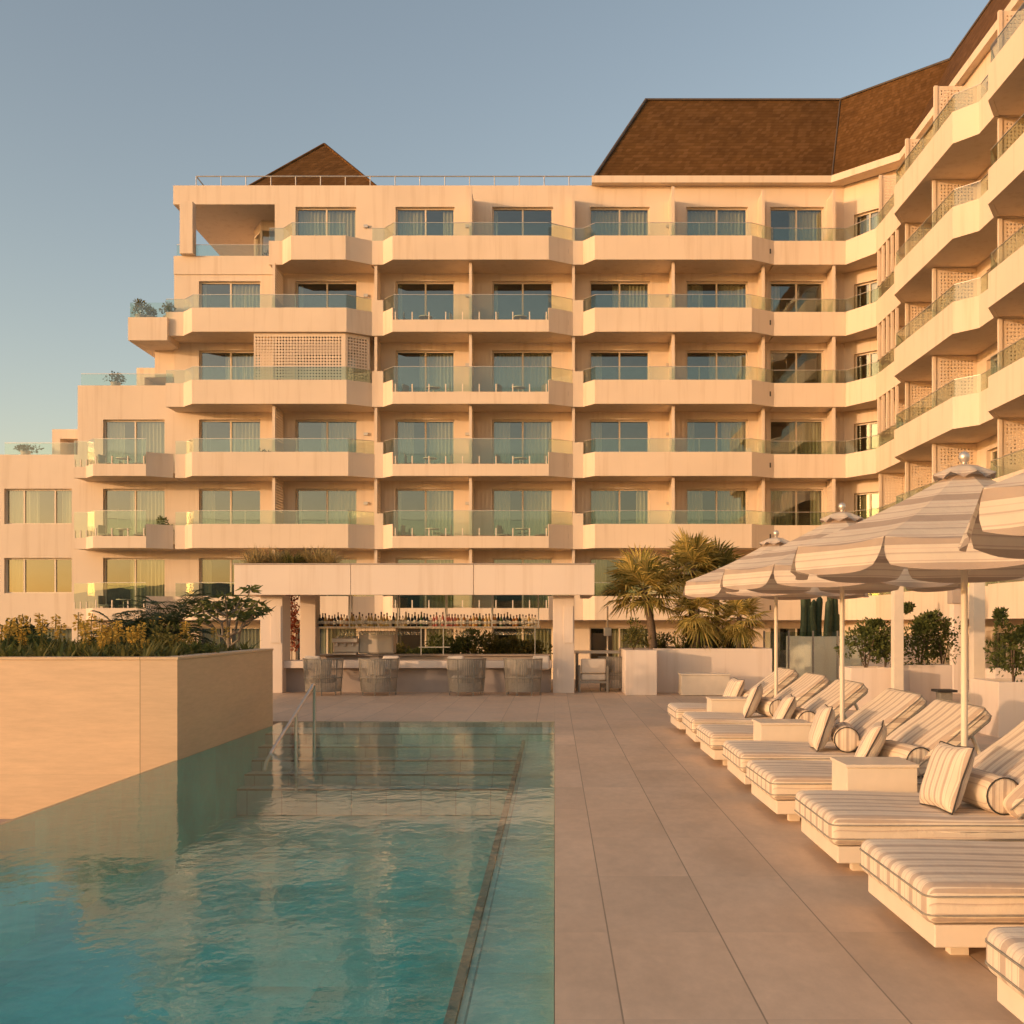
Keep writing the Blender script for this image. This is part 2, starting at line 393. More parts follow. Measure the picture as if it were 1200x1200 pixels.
d = MB()
d.box(0, 12.0, -4.0, 30.0, -1.55, 0)    # right deck
d.box(-9.0, -.002, PF, 30.0, -1.55, -.0015)
struct(d.build('deck', M['deck']))
t = MB(); t.box(-40, PL-.031, -4, 12.38, -1.58, -.72); struct(t.build('overflow_channel', M['counter_front']))
p = MB()
p.box(PL-.16, -.02, -4.2, -4.0, -1.5, -.1)
p.quad((PL,PN,-1.12),(0,PN,-1.12),(0,PF,-1.12),(PL,PF,-1.12))
p.quad((-.001,PN,-1.2),(-.001,PN,0),(-.001,PF,0),(-.001,PF,-1.2), 1)
p.quad((PL,PF-.001,-1.2),(0,PF-.001,-1.2),(0,PF-.001,-.002),(PL,PF-.001,-.002), 1)
p.quad((PL+.003,PN,-1.2),(PL+.003,PN,-.018),(PL+.003,PF-.01,-.018),(PL+.003,PF-.01,-1.2))
struct(p.build('pool_basin', [M['pool_tile'], M['deck']]))
p = MB(); p.box(PL-.03, PL, PN, PF-.004, -1.55, -.016); struct(p.build('pool_edge', mat_noise('wet_edge_stone', (.16,.15,.12), .15, 3, .3, 0)))
p = MB(); p.box(-.515, -.463, PN, PF-1.05, -1.1, -.20); struct(p.build('pool_slot', mat_noise('overflow_slot', (.17,.18,.15), .2, 9, .6, 0)))
q = MB(); q.box(-.46, -.003, PN, PF-1.05, -1.1, -.22)
pass
for i, dz in enumerate((.10, .26, .42, .58, .74)):
    q.box(PL+.003, -.003, PF-1.05-.36*i, PF-.72-.36*i if i else PF-.003, -1.11, -dz)
for i, dz in enumerate((.10, .26, .42, .58, .74)):
    yy = PF-1.05-.36*i; q.box(PL+.004, -.004, yy-.004, yy+.035, -dz-.02, -dz+.003, 1)
struct(q.build('pool_steps', [M['pool_ledge'], mat_noise('step_nosing', (.22,.24,.19), .2, 9, .6, 0)]))
wt = MB(); wt.quad((PL-.028,PN,-.012),(-.002,PN,-.012),(-.002,PF-.002,-.012),(PL-.028,PF-.002,-.012)); struct(wt.build('water', M['water']))

# handrail in the pool
hr = thing('pool_handrail', 'sloping stainless steel handrail rising out of the pool steps', 'handrail', (-3.63, 15.4, 0))
b = MB(); b.tube([(0,.06,-.3),(0,.06,.66),(0,.03,.715),(0,-.05,.715),(0,-.1,.68),(0,-2.2,.02),(0,-2.5,-.1),(0,-2.6,-.2)], .024, 10); b.build('rail_tube', M['steel'], hr)
b = MB(); b.tube([(0,-1.03,-.7),(0,-1.03,.375)], .022, 10); b.build('post', M['steel'], hr)

# left planter
lp = thing('stone_planter', 'long travertine planter wall beside the pool, full of flowering plants', 'planter', (PL, 12.4, 0))
b = MB(); X0 = -16.0
def P(x): return x - PL
b.box(X0-PL, 0, 0, .22, -1.5, 1.20); b.box(-.22, 0, .222, 4.2, -1.5, 1.20); b.box(X0-PL, -.222, 4.0, 4.2, -1.5, 1.20)
b.build('wall', M['travertine'], lp)
b = MB(); b.box(X0-PL, .012, -.012, .24, 1.203, 1.235); b.box(-.24, .012, .2402, 4.2, 1.203, 1.235); b.box(X0-PL, -.2402, 3.98, 4.2, 1.203, 1.235)
b.build('coping', M['travertine'], lp)
b = MB(); b.box(X0-PL, -.223, .223, 3.99, .9, 1.13); b.build('soil', M['soil'], lp)

# ------------------------------------------------------------------ hotel
hotel = thing('hotel_building', 'cream hotel with stacked angular balconies, glass rails and steep brown roof', 'hotel', (0, 44.4, -1.6))
HO = Vector((0, 44.4, -1.6))
def hp(o): o.location = Vector(o.location) - HO; o.parent = hotel; return o
DF, DR, DW = 42.6, 43.2, 44.4
ZB = [16.77 - 3*k for k in range(7)]
TM = lambda u, v, z: (u, DW + v, z)
XW = 14.4
TW = lambda u, v, z: (XW + v, -u, z)
DGO = Vector((12.55, 44.4)); DGE = Vector((14.4, 42.75)); DGV = (DGE-DGO); DGL = DGV.length; DGD = DGV/DGL
TD = lambda u, v, z: (DGO.x + DGD.x*u - DGD.y*v, DGO.y + DGD.y*u + DGD.x*v, z)

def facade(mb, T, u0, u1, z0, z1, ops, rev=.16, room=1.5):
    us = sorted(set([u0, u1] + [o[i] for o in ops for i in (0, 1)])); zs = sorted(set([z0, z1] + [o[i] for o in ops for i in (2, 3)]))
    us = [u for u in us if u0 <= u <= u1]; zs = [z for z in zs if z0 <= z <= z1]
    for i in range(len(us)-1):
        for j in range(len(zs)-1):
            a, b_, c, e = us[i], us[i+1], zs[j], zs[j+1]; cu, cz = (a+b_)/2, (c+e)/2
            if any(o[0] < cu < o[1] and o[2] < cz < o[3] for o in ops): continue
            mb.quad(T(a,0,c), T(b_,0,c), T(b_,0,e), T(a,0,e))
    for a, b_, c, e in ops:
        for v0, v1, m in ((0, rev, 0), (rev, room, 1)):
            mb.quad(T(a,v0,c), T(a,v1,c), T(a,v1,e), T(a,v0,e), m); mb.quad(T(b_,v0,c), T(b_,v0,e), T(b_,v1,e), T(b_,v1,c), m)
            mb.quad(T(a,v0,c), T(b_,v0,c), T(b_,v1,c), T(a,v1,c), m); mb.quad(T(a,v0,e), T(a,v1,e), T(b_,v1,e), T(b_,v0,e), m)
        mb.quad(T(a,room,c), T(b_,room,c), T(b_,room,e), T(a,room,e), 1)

WIN = []   # (T-kind, u0,u1,z0,z1, panes)
def wrange(a, b_, k, panes=2, dz=2.70): WIN.append(('M', fx(a, DW+.1), fx(b_, DW+.1), ZB[k]+.27, ZB[k]+dz, panes))
wrange(347, 418, 0, dz=2.92)
for k in range(1, 7):
    wrange(234, 306, k)
    wrange(347, 419, k)
for k in range(0, 7):
    dz = 2.92 if k == 0 else 2.70
    for a, b_ in ((464, 533), (577, 648), (691, 761), (804, 876), (902, 965)): wrange(a, b_, k, dz=dz)
for k in (3, 4, 5, 6): wrange(122, 194, k)
LEFTW = []
for k in (4, 5, 6):
    LEFTW.append((fx(5, DW), fx(84, DW), ZB[k]+1.45-.28, ZB[k]+2.70))
for a in LEFTW: WIN.append(('M', *a, 3))
zt0 = 20.62
wallm = MB()
def inside(u0, u1, z0, z1): return [w_[1:5] for w_ in WIN if w_[0] == 'M' and w_[1] >= u0-.01 and w_[2] <= u1+.01 and w_[3] >= z0-.01 and w_[4] <= z1+.01]
xA, xT, xE = fx(204, DW), fx(322, DW), 12.55
zR2 = 17.30
facade(wallm, TM, xT, xE, ZB[0], zt0, inside(xT, xE, ZB[0], zt0))
facade(wallm, TM, xA, xE, -1.6, ZB[0], inside(xA, xE, -1.6, ZB[0]))
wallm.box(xA, xT-.01, DW-.05, DW+.12, ZB[0]-.02, zR2+.25)      # terrace parapet
xB = fx(91, DW); zB_ = 11.95
facade(wallm, TM, xB, xA, -1.6, zB_, inside(xB, xA, -1.6, zB_))
xL = fx(-420, DW); zL = 8.95
facade(wallm, TM, xL, xB, -1.6, zL, inside(xL, xB, -1.6, zL))
# tops and sides
wallm.quad((xL,DW,zL),(xB,DW,zL),(xB,62,zL),(xL,62,zL)); wallm.quad((xB,DW,zB_),(xA,DW,zB_),(xA,62,zB_),(xB,62,zB_))
wallm.quad((xB,DW,zL),(xB,62,zL),(xB,62,zB_),(xB,DW,zB_)); wallm.quad((xA,DW,zB_),(xA,62,zB_),(xA,62,ZB[0]),(xA,DW,ZB[0]))
wallm.quad((xA,DW,ZB[0]+.2),(xT,DW,ZB[0]+.2),(xT,62,ZB[0]+.2),(xA,62,ZB[0]+.2))
wallm.quad((xL,DW,-1.6),(xL,62,-1.6),(xL,62,zL),(xL,DW,zL))
wallm.quad((xL,62,-1.6),(30,62,-1.6),(30,62,zL),(xL,62,zL)); wallm.quad((xA,62,zL),(30,62,zL),(30,62,zt0),(xA,62,zt0))
# wing
WDOORS = []
wing_bays = [(41.6, 39.2), (38.4, 35.4), (34.6, 31.4), (30.4, 27.2), (26.4, 23.4), (22.4, 19.4), (18.4, 15.4)]
for k in range(0, 7):
    for ya, yb in wing_bays:
        c = (ya+yb)/2; hw = min(1.15, (ya-yb)/2-.25); WIN.append(('W', -(c+hw), -(c-hw), ZB[k]+.27, ZB[k]+(2.9 if k == 0 else 2.62), 2))
facade(wallm, TW, -42.75, -12.0, -1.6, 20.60, [w_[1:5] for w_ in WIN if w_[0] == 'W'])
wallm.quad((XW,12,-1.6),(34,12,-1.6),(34,12,20.60),(XW,12,20.60)); wallm.quad((34,12,-1.6),(34,62,-1.6),(34,62,20.60),(34,12,20.60))
for k in range(0, 7): WIN.append(('D', .45, 1.75, ZB[k]+.27, ZB[k]+2.45, 2))
facade(wallm, TD, 0, DGL, -1.6, 20.60, [w_[1:5] for w_ in WIN if w_[0] == 'D'])
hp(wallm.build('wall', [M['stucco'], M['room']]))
fr_ = MB(); fr_.quad((xT,DW,zt0-.01),(34,DW,zt0-.01),(34,62,zt0-.01),(xT,62,zt0-.01)); hp(fr_.build('flat_roof', M['asphalt_roof']))
# left covered roof terrace
tr = MB(); tr.box(fx(203,DW), xT-.002, DW-.003, 56, 19.80, 20.62); hp(tr.build('terrace_canopy', M['stucco']))
tr = MB(); tr.box(fx(212,44.2), fx(227,44.2), 44.05, 44.5, zR2+.252, 19.798); hp(tr.build('terrace_pillar', M['stucco']))
bx0, bx1, by = fx(293.5,46.6), fx(306,46.2), 46.2
tr = MB()
tr.prism([(bx0, by+1.0), (bx1, by), (xT-.003, by), (xT-.003, 55), (bx0, 55)], 19.35, 19.797)
tr.prism([(bx0, by+1.0), (bx1, by), (xT-.003, by), (xT-.003, 55), (bx0, 55)], ZB[0]+.203, ZB[0]+.35)
tr.prism([(bx0+.5, by+1.4), (xT-.003, by+1.2), (xT-.003, 54.9), (bx0+.5, 54.9)], ZB[0]+.352, 19.348)
hp(tr.build('terrace_bay', M['stucco']))
tr = MB()
for x, y in ((bx0+.04, by+1.0), (bx1, by+.05), (xT-.06, by+.05), (bx0+.04, by+2.0)): tr.box(x-.05, x+.05, y-.04, y+.06, ZB[0]+.352, 19.348)
bw = hp(tr.build('bay_window', M['cream_metal']))
tr = MB(); tr.quad((bx0+.06, by+1.02, ZB[0]+.36), (bx1, by+.06, ZB[0]+.36), (bx1, by+.06, 19.34), (bx0+.06, by+1.02, 19.34)); tr.quad((bx1+.02, by+.06, ZB[0]+.36), (xT-.02, by+.06, ZB[0]+.36), (xT-.02, by+.06, 19.34), (bx1+.02, by+.06, 19.34))
tr.build('pane', M['pane'], bw)
# windows
cache = {}
def win_meshes(w_, h, panes, var):
    key = (round(w_, 2), round(h, 2), panes, var)
    if key in cache: return cache[key]
    fw = .065; b = MB()
    b.box(-w_/2, w_/2, 0, .09, h-fw, h); b.box(-w_/2, w_/2, 0, .09, 0, fw*.8)
    b.box(-w_/2, -w_/2+fw, 0, .09, fw*.8, h-fw); b.box(w_/2-fw, w_/2, 0, .09, fw*.8, h-fw)
    xs = [0] if panes == 2 else [-w_/2+w_*.27, w_/2-w_*.27]
    for x in xs: b.box(x-.035, x+.035, -.004, .094, fw*.8, h-fw)
    f = b.mesh('window', M['cream_metal'])
    b = MB(); b.quad((-w_/2+fw,.05,fw*.8),(w_/2-fw,.05,fw*.8),(w_/2-fw,.05,h-fw),(-w_/2+fw,.05,h-fw)); pn = b.mesh('pane', M['pane'])
    b = MB()
    rng = {0: [(-.5,-.22),(.05,.5)], 1: [(-.5,-.36),(.1,.5)], 2: [(-.12,.5)], 3: [(-.5,.5)], 4: [(-.5,-.05),(.3,.5)], 5: [(.26,.5),(-.5,-.4)], 6: [(-.5,-.43)], 7: [(.0,.47),(-.5,-.45)], 8: [(-.5,-.3)]}[var]
    for a, e in rng:
        n = int((e-a)*w_/.025); vs = []
        for i in range(n+1):
            x = (a+(e-a)*i/n)*(w_-.1); y = .26 + .035*math.sin(i*.95+a*9) + .012*math.sin(i*.31)
            vs += [(x, y, .06), (x, y+.01*math.sin(i*.5), h-.05)]
        b.add(vs, [(2*i, 2*i+2, 2*i+3, 2*i+1) for i in range(n)], 0, True)
    cu = b.mesh('curtain', M['curtain'])
    cache[key] = (f, pn, cu); return cache[key]
rw = random.Random(3)
for kind, u0, u1, z0, z1, panes in WIN:
    f, pn, cu = win_meshes(u1-u0, z1-z0, panes, rw.choice([0,1,2,3,4,5,0,2,6,7,8]))
    c = (u0+u1)/2; Tm = {'M': TM, 'W': TW, 'D': TD}[kind]; rz = {'M': 0, 'W': -math.pi/2, 'D': math.atan2(DGD.y, DGD.x)}[kind]
    o = inst('window', f, None, Tm(c, .16, z0), rz); hp(o)
    inst('pane', pn, o); inst('curtain', cu, o)

# balconies
def offset(poly, dist):
    out = []; n = len(poly)
    nr = []
    for i in range(n-1):
        dx, dy = poly[i+1][0]-poly[i][0], poly[i+1][1]-poly[i][1]; l = math.hypot(dx, dy); nr.append((-dy/l, dx/l))
    for i in range(n):
        if i == 0: nx, ny = nr[0]; k = 1
        elif i == n-1: nx, ny = nr[-1]; k = 1
        else:
            nx, ny = nr[i-1][0]+nr[i][0], nr[i-1][1]+nr[i][1]; l = math.hypot(nx, ny); nx /= l; ny /= l
            k = 1/max(.4, nx*nr[i][0]+ny*nr[i][1])
        out.append((poly[i][0]+nx*dist*k, poly[i][1]+ny*dist*k))
    return out
def balcony(poly, back, zb, hts, gl, spig=(), drain=None):
    """poly outer line, left to right; back: closing points along the wall; hts: solid height per segment; gl: glass top per segment or 0"""
    inn = offset(poly, .14)
    b = MB(); ends = list(back)
    b.prism(inn + ends, zb+.02, zb+.24)
    for i, h in enumerate(hts):
        if h: b.prism([poly[i], poly[i+1], inn[i+1], inn[i]], zb, zb+h)
    o = hp(b.build('balcony', M['stucco']))
    a1, a2 = offset(poly, .065), offset(poly, .077); c1, c2 = offset(poly, .058), offset(poly, .084)
    b = MB()
    for i, gtop in enumerate(gl):
        if not gtop: continue
        z0 = zb + hts[i] + (.0 if i not in spig else .03)
        b.prism([a1[i], a1[i+1], a2[i+1], a2[i]], z0+.002, zb+gtop, 0)
        b.prism([c1[i], c1[i+1], c2[i+1], c2[i]], zb+gtop+.002, zb+gtop+.022, 1)
        L_ = math.hypot(poly[i+1][0]-poly[i][0], poly[i+1][1]-poly[i][1])
        if i in spig:
            n = max(2, int(L_/.66))
            for j in range(n+1):
                t = (j+.12)/(n+.24)
                x = a1[i][0]+(a1[i+1][0]-a1[i][0])*t; y = a1[i][1]+(a1[i+1][1]-a1[i][1])*t
                b.box(x-.022, x+.022, y-.05, y-.004, z0-.028, z0+.30, 2)
        else:
            n = max(1, int(L_/1.9))
            for j in range(1, n):
                t = j/n; x = a2[i][0]+(a2[i+1][0]-a2[i][0])*t; y = a2[i][1]+(a2[i+1][1]-a2[i][1])*t
                b.box(x-.012, x+.012, y+.004, y+.03, z0, zb+gtop, 1)
    if b.v:
        r_ = b.build('glass_rail', [M['rail_glass'], M['rail'], M['pole']], o); r_.location = HO*-1 if False else (0,0,0)
    if drain:
        b = MB(); x, y = drain; b.box(x-.05, x+.05, y-.10, y+.03, zb+.42, zb+.62); b.build('drain_spout', M['dark'], o)
    return o
def px(lst): return [(fx(a, dd), dd) for a, dd in lst]
hi, lo, top = 1.0, .5, 1.55
for k in range(0, 6):
    zb = ZB[k]
    # A
    if k == 0: poly = px([(315,DR),(331,DR),(341,DF),(405,DF),(436,DR)])
    elif k <= 2: poly = px([(194,DR),(215,DR),(225,DF),(406,DF),(436,DR)])
    else: poly = px([(205,DR),(217,DR),(225,DF),(408,DF),(439,DR)])
    balcony(poly, [(poly[-1][0], DW-.003), (poly[0][0], DW-.003)], zb, [hi]*4, [top]*4 if k else [top, top, top, 0], drain=(poly[-1][0]-.25, DR-.02))
    # B
    xs = poly[-1][0]
    poly = [(xs, DR)] + px([(449,DR),(460,DF),(643,DF),(671.5,DR)])
    if k == 0: balcony(poly, [(poly[-1][0], DW-.003), (xs+.003, DW-.003)], zb, [hi]*4, [top]*4, drain=(poly[-1][0]-.25, DR-.02))
    else: balcony(poly, [(poly[-1][0], DW-.003), (xs+.003, DW-.003)], zb, [1.50, hi, lo, hi], [0, top, top, top], spig=(2,), drain=(poly[-1][0]-.25, DR-.02))
    # C + D
    xs = poly[-1][0]
    poly = [(xs, DR)] + px([(683.5,DR),(697,DF),(881,DF),(907,DR)])
    balcony(poly, [(poly[-1][0], DW-.003), (xs+.003, DW-.003)], zb, [hi if k == 0 else 1.50, hi, hi, hi], [top if k == 0 else 0, top, top, top], drain=(poly[-1][0]-.2, DR-.02))
    xs = poly[-1][0]
    poly = [(xs, DR), (12.28, DR), (13.12, 41.85), (13.12, 38.8)]
    balcony(poly, [(XW-.003, 38.8), (XW-.003, 42.76), (12.55, DW-.003), (xs+.003, DW-.003)], zb, [hi, hi, hi], [top, top, top])
    # wing: pairs of bays
    y = 38.8
    for j in range(3):
        poly = [(13.12, y-.003), (12.55, y-.95), (12.55, y-6.5), (13.12, y-7.15), (13.12, y-8.2)]
        balcony(poly, [(XW-.003, y-8.2), (XW-.003, y-.003)], zb, [hi]*4, [top]*4)
        y -= 8.2
# lower-left stack
for k in (3, 4, 5):
    poly = px([(86,DR),(101,DR),(109,DF),(171,DF),(203,DR)])
    balcony(poly, [(poly[-1][0], DW-.003), (poly[0][0], DW-.003)], ZB[k], [.45, lo, lo, hi], [top]*3+[0], spig=(0, 2))
# far-left cantilevered terrace
xq0, xq1 = fx(150, 43), fx(203.5, 43.2)
b = MB(); b.box(xq0, xq1-.2, 43.0, 52, ZB[1]-.25, ZB[1]+.72); b.box(xq0+.5, xq1-.2, 44.6, 52, ZB[1]-1.4, ZB[1]-.253); hp(b.build('side_terrace', M['stucco']))
b = MB(); b.box(xq0+.06, xq0+.072, 43.06, 50, ZB[1]+.722, ZB[1]+1.35); b.box(xq0+.08, xq1-.25, 43.06, 43.072, ZB[1]+.722, ZB[1]+1.35); hp(b.build('glass_rail', M['rail_glass']))
# small frames stepping up on the left terraces
for a, e, y0, y1, dd in ((160, 203, 431, 452, 46.5), (61, 92, 503, 533, 46.0)):
    b = MB(); X0_, X1_ = fx(a, dd), fx(e, dd)+.6; z1 = fz(y0, dd); z0 = fz(y1, dd)-.4
    b.box(X0_, X0_+.36, dd, dd+2.2, z0, z1-.43); b.box(X0_, X1_, dd, dd+2.2, z1-.427, z1); b.box(X1_-.36, X1_, dd, dd+2.2, z0, z1-.43)
    hp(b.build('terrace_frame', M['stucco']))
for x0_, x1_, z0 in ((fx(92, DW)+.1, xA-.05, zB_), (fx(5, DW), xB-.1, zL), (xA+.1, fx(318, DW), zR2+.25)):
    b = MB(); b.box(x0_, x1_, DW+.03, DW+.042, z0+.003, z0+.50); b.box(x0_, x1_, DW+.024, DW+.048, z0+.502, z0+.52, 1); hp(b.build('glass_rail', [M['rail_glass'], M['rail']]))
# perforated bay dividers
LD = 1.50
b = MB(); b.perf(lambda u, v, z: (v-.018, -u, z), LD-.10, 2.74, .036, .10, 1.30, 1.35, 2.66, .115, .052); b.box(-.06, .06, -LD, -LD+.099, 0, 2.74); DIV = b.mesh('bay_divider', M['stucco'])
b = MB(); b.perf(lambda u, v, z: (v-.018, -u, z), LD-.15, 2.95, .036, .10, 1.28, 1.35, 2.86, .115, .052); b.box(-.06, .06, -LD+.05, -LD+.149, 0, 2.95); DIV0 = b.mesh('bay_divider', M['stucco'])
LD = 1.12
b = MB(); b.perf(lambda u, v, z: (v-.018, -u, z), LD-.10, 2.74, .036, .10, .98, 1.35, 2.66, .115, .052); b.box(-.06, .06, -LD, -LD+.099, 0, 2.74); DIVS = b.mesh('bay_divider', M['stucco'])
b = MB(); b.perf(lambda u, v, z: (v-.018, -u, z), LD-.10, 2.95, .036, .10, .98, 1.35, 2.86, .115, .052); b.box(-.06, .06, -LD, -LD+.099, 0, 2.95); DIVS0 = b.mesh('bay_divider', M['stucco'])
for k in range(0, 6):
    for a in ((323, 440, 552, 672, 788, 895, 978) if k else (552, 672, 788, 895, 978)):
        short = a in (440, 672, 895, 978)
        hp(inst('bay_divider', (DIVS if short else DIV) if k else (DIVS0 if short else DIV0), None, (fx(a, DR), DW-.004, ZB[k]+.242)))
# wing dividers are perpendicular to -X : rotate
for k in range(0, 6):
    for y in (41.9, 38.75, 34.95, 30.65, 26.7, 22.5, 18.5):
        short = y in (41.9, 38.75, 30.65, 22.5)
        hp(inst('bay_divider', (DIVS if short else DIV) if k else (DIVS0 if short else DIV0), None, (XW-.004, y, ZB[k]+.242), -math.pi/2))
# vertical fins at the corner on three floors
for k in (1, 2, 3):
    b = MB()
    for i in range(5):
        y = 41.6 - i*.55; b.box(13.12, 13.22, y-.05, y+.05, ZB[k-1]-1.75 if False else ZB[k]+1.56, ZB[k-1]-.003)
    hp(b.build('fin_screen', M['stucco']))
# lattice screen on the third floor
zs0 = ZB[2]+.95; hh = ZB[1]-.02-zs0
b = MB(); x0_, x1_ = fx(296, DF), fx(404, DF)
b.perf(lambda u, v, z: (x0_+u, DF+.17+v, zs0+z), x1_-x0_, hh, .035, .05, x1_-x0_-.05, .04, hh-.04, .125, .072)
c0 = Vector((x1_+.03, DF+.17)); c1 = Vector((fx(434, DR)-.05, DR+.12)); cv = (c1-c0); cl = cv.length; cv /= cl
b.perf(lambda u, v, z: (c0.x+cv.x*u-cv.y*v, c0.y+cv.y*u+cv.x*v, zs0+z), cl, hh, .035, .05, cl-.05, .04, hh-.04, .125, .072)
hp(b.build('lattice_screen', M['stucco']))
# steep roofs
E = [(1.73,44.1),(11.94,44.1),(14.2,41.9),(14.2,10)]; G = [(4.19,47.0),(13.1,47.0),(16.85,43.6),(16.85,10)]; ZE, ZRD = 20.87, 25.62
b = MB()
for i in range(3): b.quad((*E[i],ZE),(*E[i+1],ZE),(*G[i+1],ZRD),(*G[i],ZRD))
b.quad((1.73,60,ZE),(1.73,44.1,ZE),(4.19,47,ZRD),(4.19,60,ZRD))
b.add([(*G[0],ZRD-.01),(*G[1],ZRD-.01),(*G[2],ZRD-.01),(16.85,10,ZRD-.01),(30,10,ZRD-.01),(30,60,ZRD-.01),(4.19,60,ZRD-.01)], [tuple(range(7))])
roof = hp(b.build('roof', M['shingle']))
b = MB()
b.tube([(1.74,44.08,ZE+.03),(4.19,46.98,ZRD+.04)], .07, 6); b.tube([(4.14,46.98,ZRD+.04),(13.1,46.98,ZRD+.04),(16.84,43.6,ZRD+.04),(16.84,10,ZRD+.04)], .06, 6)
b.tube([(11.94,44.08,ZE+.02),(13.1,46.98,ZRD+.03)], .035, 6); b.build('ridge_cap', mat_noise('ridge_metal', (.10,.075,.055), .2, 4, .6, 0), roof)
EO = [(1.60,43.98),(11.88,43.98),(14.09,41.84),(14.09,10)]; EI = [(1.60,44.20),(11.98,44.20),(14.28,41.96),(14.28,10)]
b = MB()
for i in range(3): b.prism([EO[i], EO[i+1], EI[i+1], EI[i]], ZE-.30, ZE-.004)
WL = [(1.60,44.39),(12.5,44.39),(14.39,42.7),(14.39,10)]
for i in range(3): b.prism([EI[i], EI[i+1], WL[i+1], WL[i]], ZE-.27, ZE-.23)
b.build('eave_gutter', M['stucco'], roof)
b = MB(); ap = (fx(380,50.5), 50.5, fz(169,50.5)); zq = 20.6
q4 = [(fx(248,47), 46.8, zq), (fx(473,47), 46.8, zq), (fx(473,47), 54.2, zq), (fx(248,47), 54.2, zq)]
b.add(q4+[ap], [(0,1,4),(1,2,4),(2,3,4),(3,0,4)]); b.tube([q4[0], ap], .07, 6); b.tube([q4[1], ap], .07, 6); hp(b.build('pyramid_roof', M['shingle']))
# roof terrace railing
b = MB(); zr = zt0+.02; y = 44.6
xa, xb = fx(230, y), fx(696, y)
for zz in (.46,): b.tube([(xa,y,zr+zz),(xb,y,zr+zz)], .028, 6)
b.tube([(xa,y,zr+.46),(xa,y+9,zr+.46)], .028, 6)
n = 16
for i in range(n+1):
    x = xa+(xb-xa)*i/n; b.tube([(x,y,zr-.05),(x,y,zr+.46)], .022, 6)
hp(b.build('roof_railing', M['rail']))
# wall lamps by the doors
for k in range(0, 6):
    for a in (429, 548, 783):
        b = MB(); x = fx(a, DW); b.box(x-.09, x+.09, DW-.10, DW-.002, ZB[k]+2.0, ZB[k]+2.12); hp(b.build('wall_lamp', M['rail']))


# ------------------------------------------------------------------ loungers
LX = 1.83
def lounger_root():
    r = thing('sun_lounger', '', 'sun lounger', (LX, 0, 0), 0, 'striped loungers in a row beside the pool')
    b = MB(); b.bbox(0, 1.95, 0, 1.03, .085, .195, .006); b.build('base', M['pole'], r)
    for x in (.14, 1.72):
        for y in (.16, .80):
            b = MB(); b.box(x, x+.09, y, y+.07, 0, .084); b.build('leg', M['pole'], r)
    def wm(p):
        x, y, z = p
        if z > .3: z += .008*math.sin(x*4.1+1)+.006*math.sin(y*7)
        return (x, y + .006*math.sin(x*6), z)
    b = MB(); b.rbox(-.05, 1.30, -.03, 1.06, .198, .385, .055, 4, 0, True, 14, wm); mt = b.build('mattress', M['stripe_y'], r)
    b = MB()
    for zz in (.248, .338):
        b = MB(); b.tube([(1.2,-.032,zz),(.0,-.032,zz),(-.035,-.015,zz),(-.052,.02,zz),(-.052,1.01,zz),(-.035,1.045,zz),(0,1.062,zz),(1.2,1.062,zz)], .0055, 5); b.build('piping', M['cane'], mt)
    an = R(40); ca, sa = math.cos(an), math.sin(an)
    def wb(p):
        x, y, z = p; z += (.012*math.sin(x*7)+.006*math.sin(y*6)) if z > .07 else 0
        return (1.17+x*ca-z*sa, y, .365+x*sa+z*ca)
    b = MB(); b.rbox(0, .80, -.02, 1.05, -.02, .13, .055, 4, 0, True, 10, wb); bk = b.build('backrest', M['stripe_y'], r)
    b = MB(); T = lambda x, y, z: (1.17+x*ca-z*sa, y, .365+x*sa+z*ca)
    for zz in (.02, .095):
        b = MB(); b.tube([T(.0,-.022,zz),T(.74,-.022,zz),T(.79,-.0,zz),T(.802,.05,zz),T(.802,.98,zz),T(.79,1.03,zz),T(.74,1.052,zz),T(0,1.052,zz)], .0055, 5); b.build('piping', M['cane'], bk)
    b = MB()
    for y in (.12, .85): b.tube([T(.6,y+.03,-.05),(1.9,y+.03,.19)], .018, 6)
    b.box(1.25, 1.94, .05, .98, .197, .22); b.build('backrest_support', M['pole'], r)
    return r
lounge_y = [3.21, 4.93, 6.66, 8.37, 9.92, 11.70, 13.46, 15.07]
near = ['nearest striped lounger, cut off by the bottom corner of the picture', 'second nearest striped lounger, its long mattress running out of the picture',
        'third nearest striped lounger, with square pillow and bolster at the picture edge', 'striped lounger just beyond the large cream side table nearest the camera',
        'striped lounger next beyond the one behind the nearest side table', 'striped lounger with the middle side table on its near side',
        'striped lounger second from the far end of the row', 'striped lounger at the far end of the row']
LG = None; lroots = []
for i, y in enumerate(lounge_y):
    if LG is None: LG = lounger_root(); LG.location = (LX, y, 0); LG['label'] = near[0]; lroots.append(LG)
    else: lroots.append(dup(LG, (LX+[0,0,.012,-.015,.01,-.01,.014,0][i], y, 0), [0,.006,-.009,.010,-.006,.008,-.010,.007][i], near[i]))
ordn = ['nearest lounger in the corner', 'second nearest lounger', 'third nearest lounger', 'lounger beyond the nearest side table', 'fifth lounger from the camera', 'lounger beyond the middle side table', 'second farthest lounger', 'farthest lounger of the row']
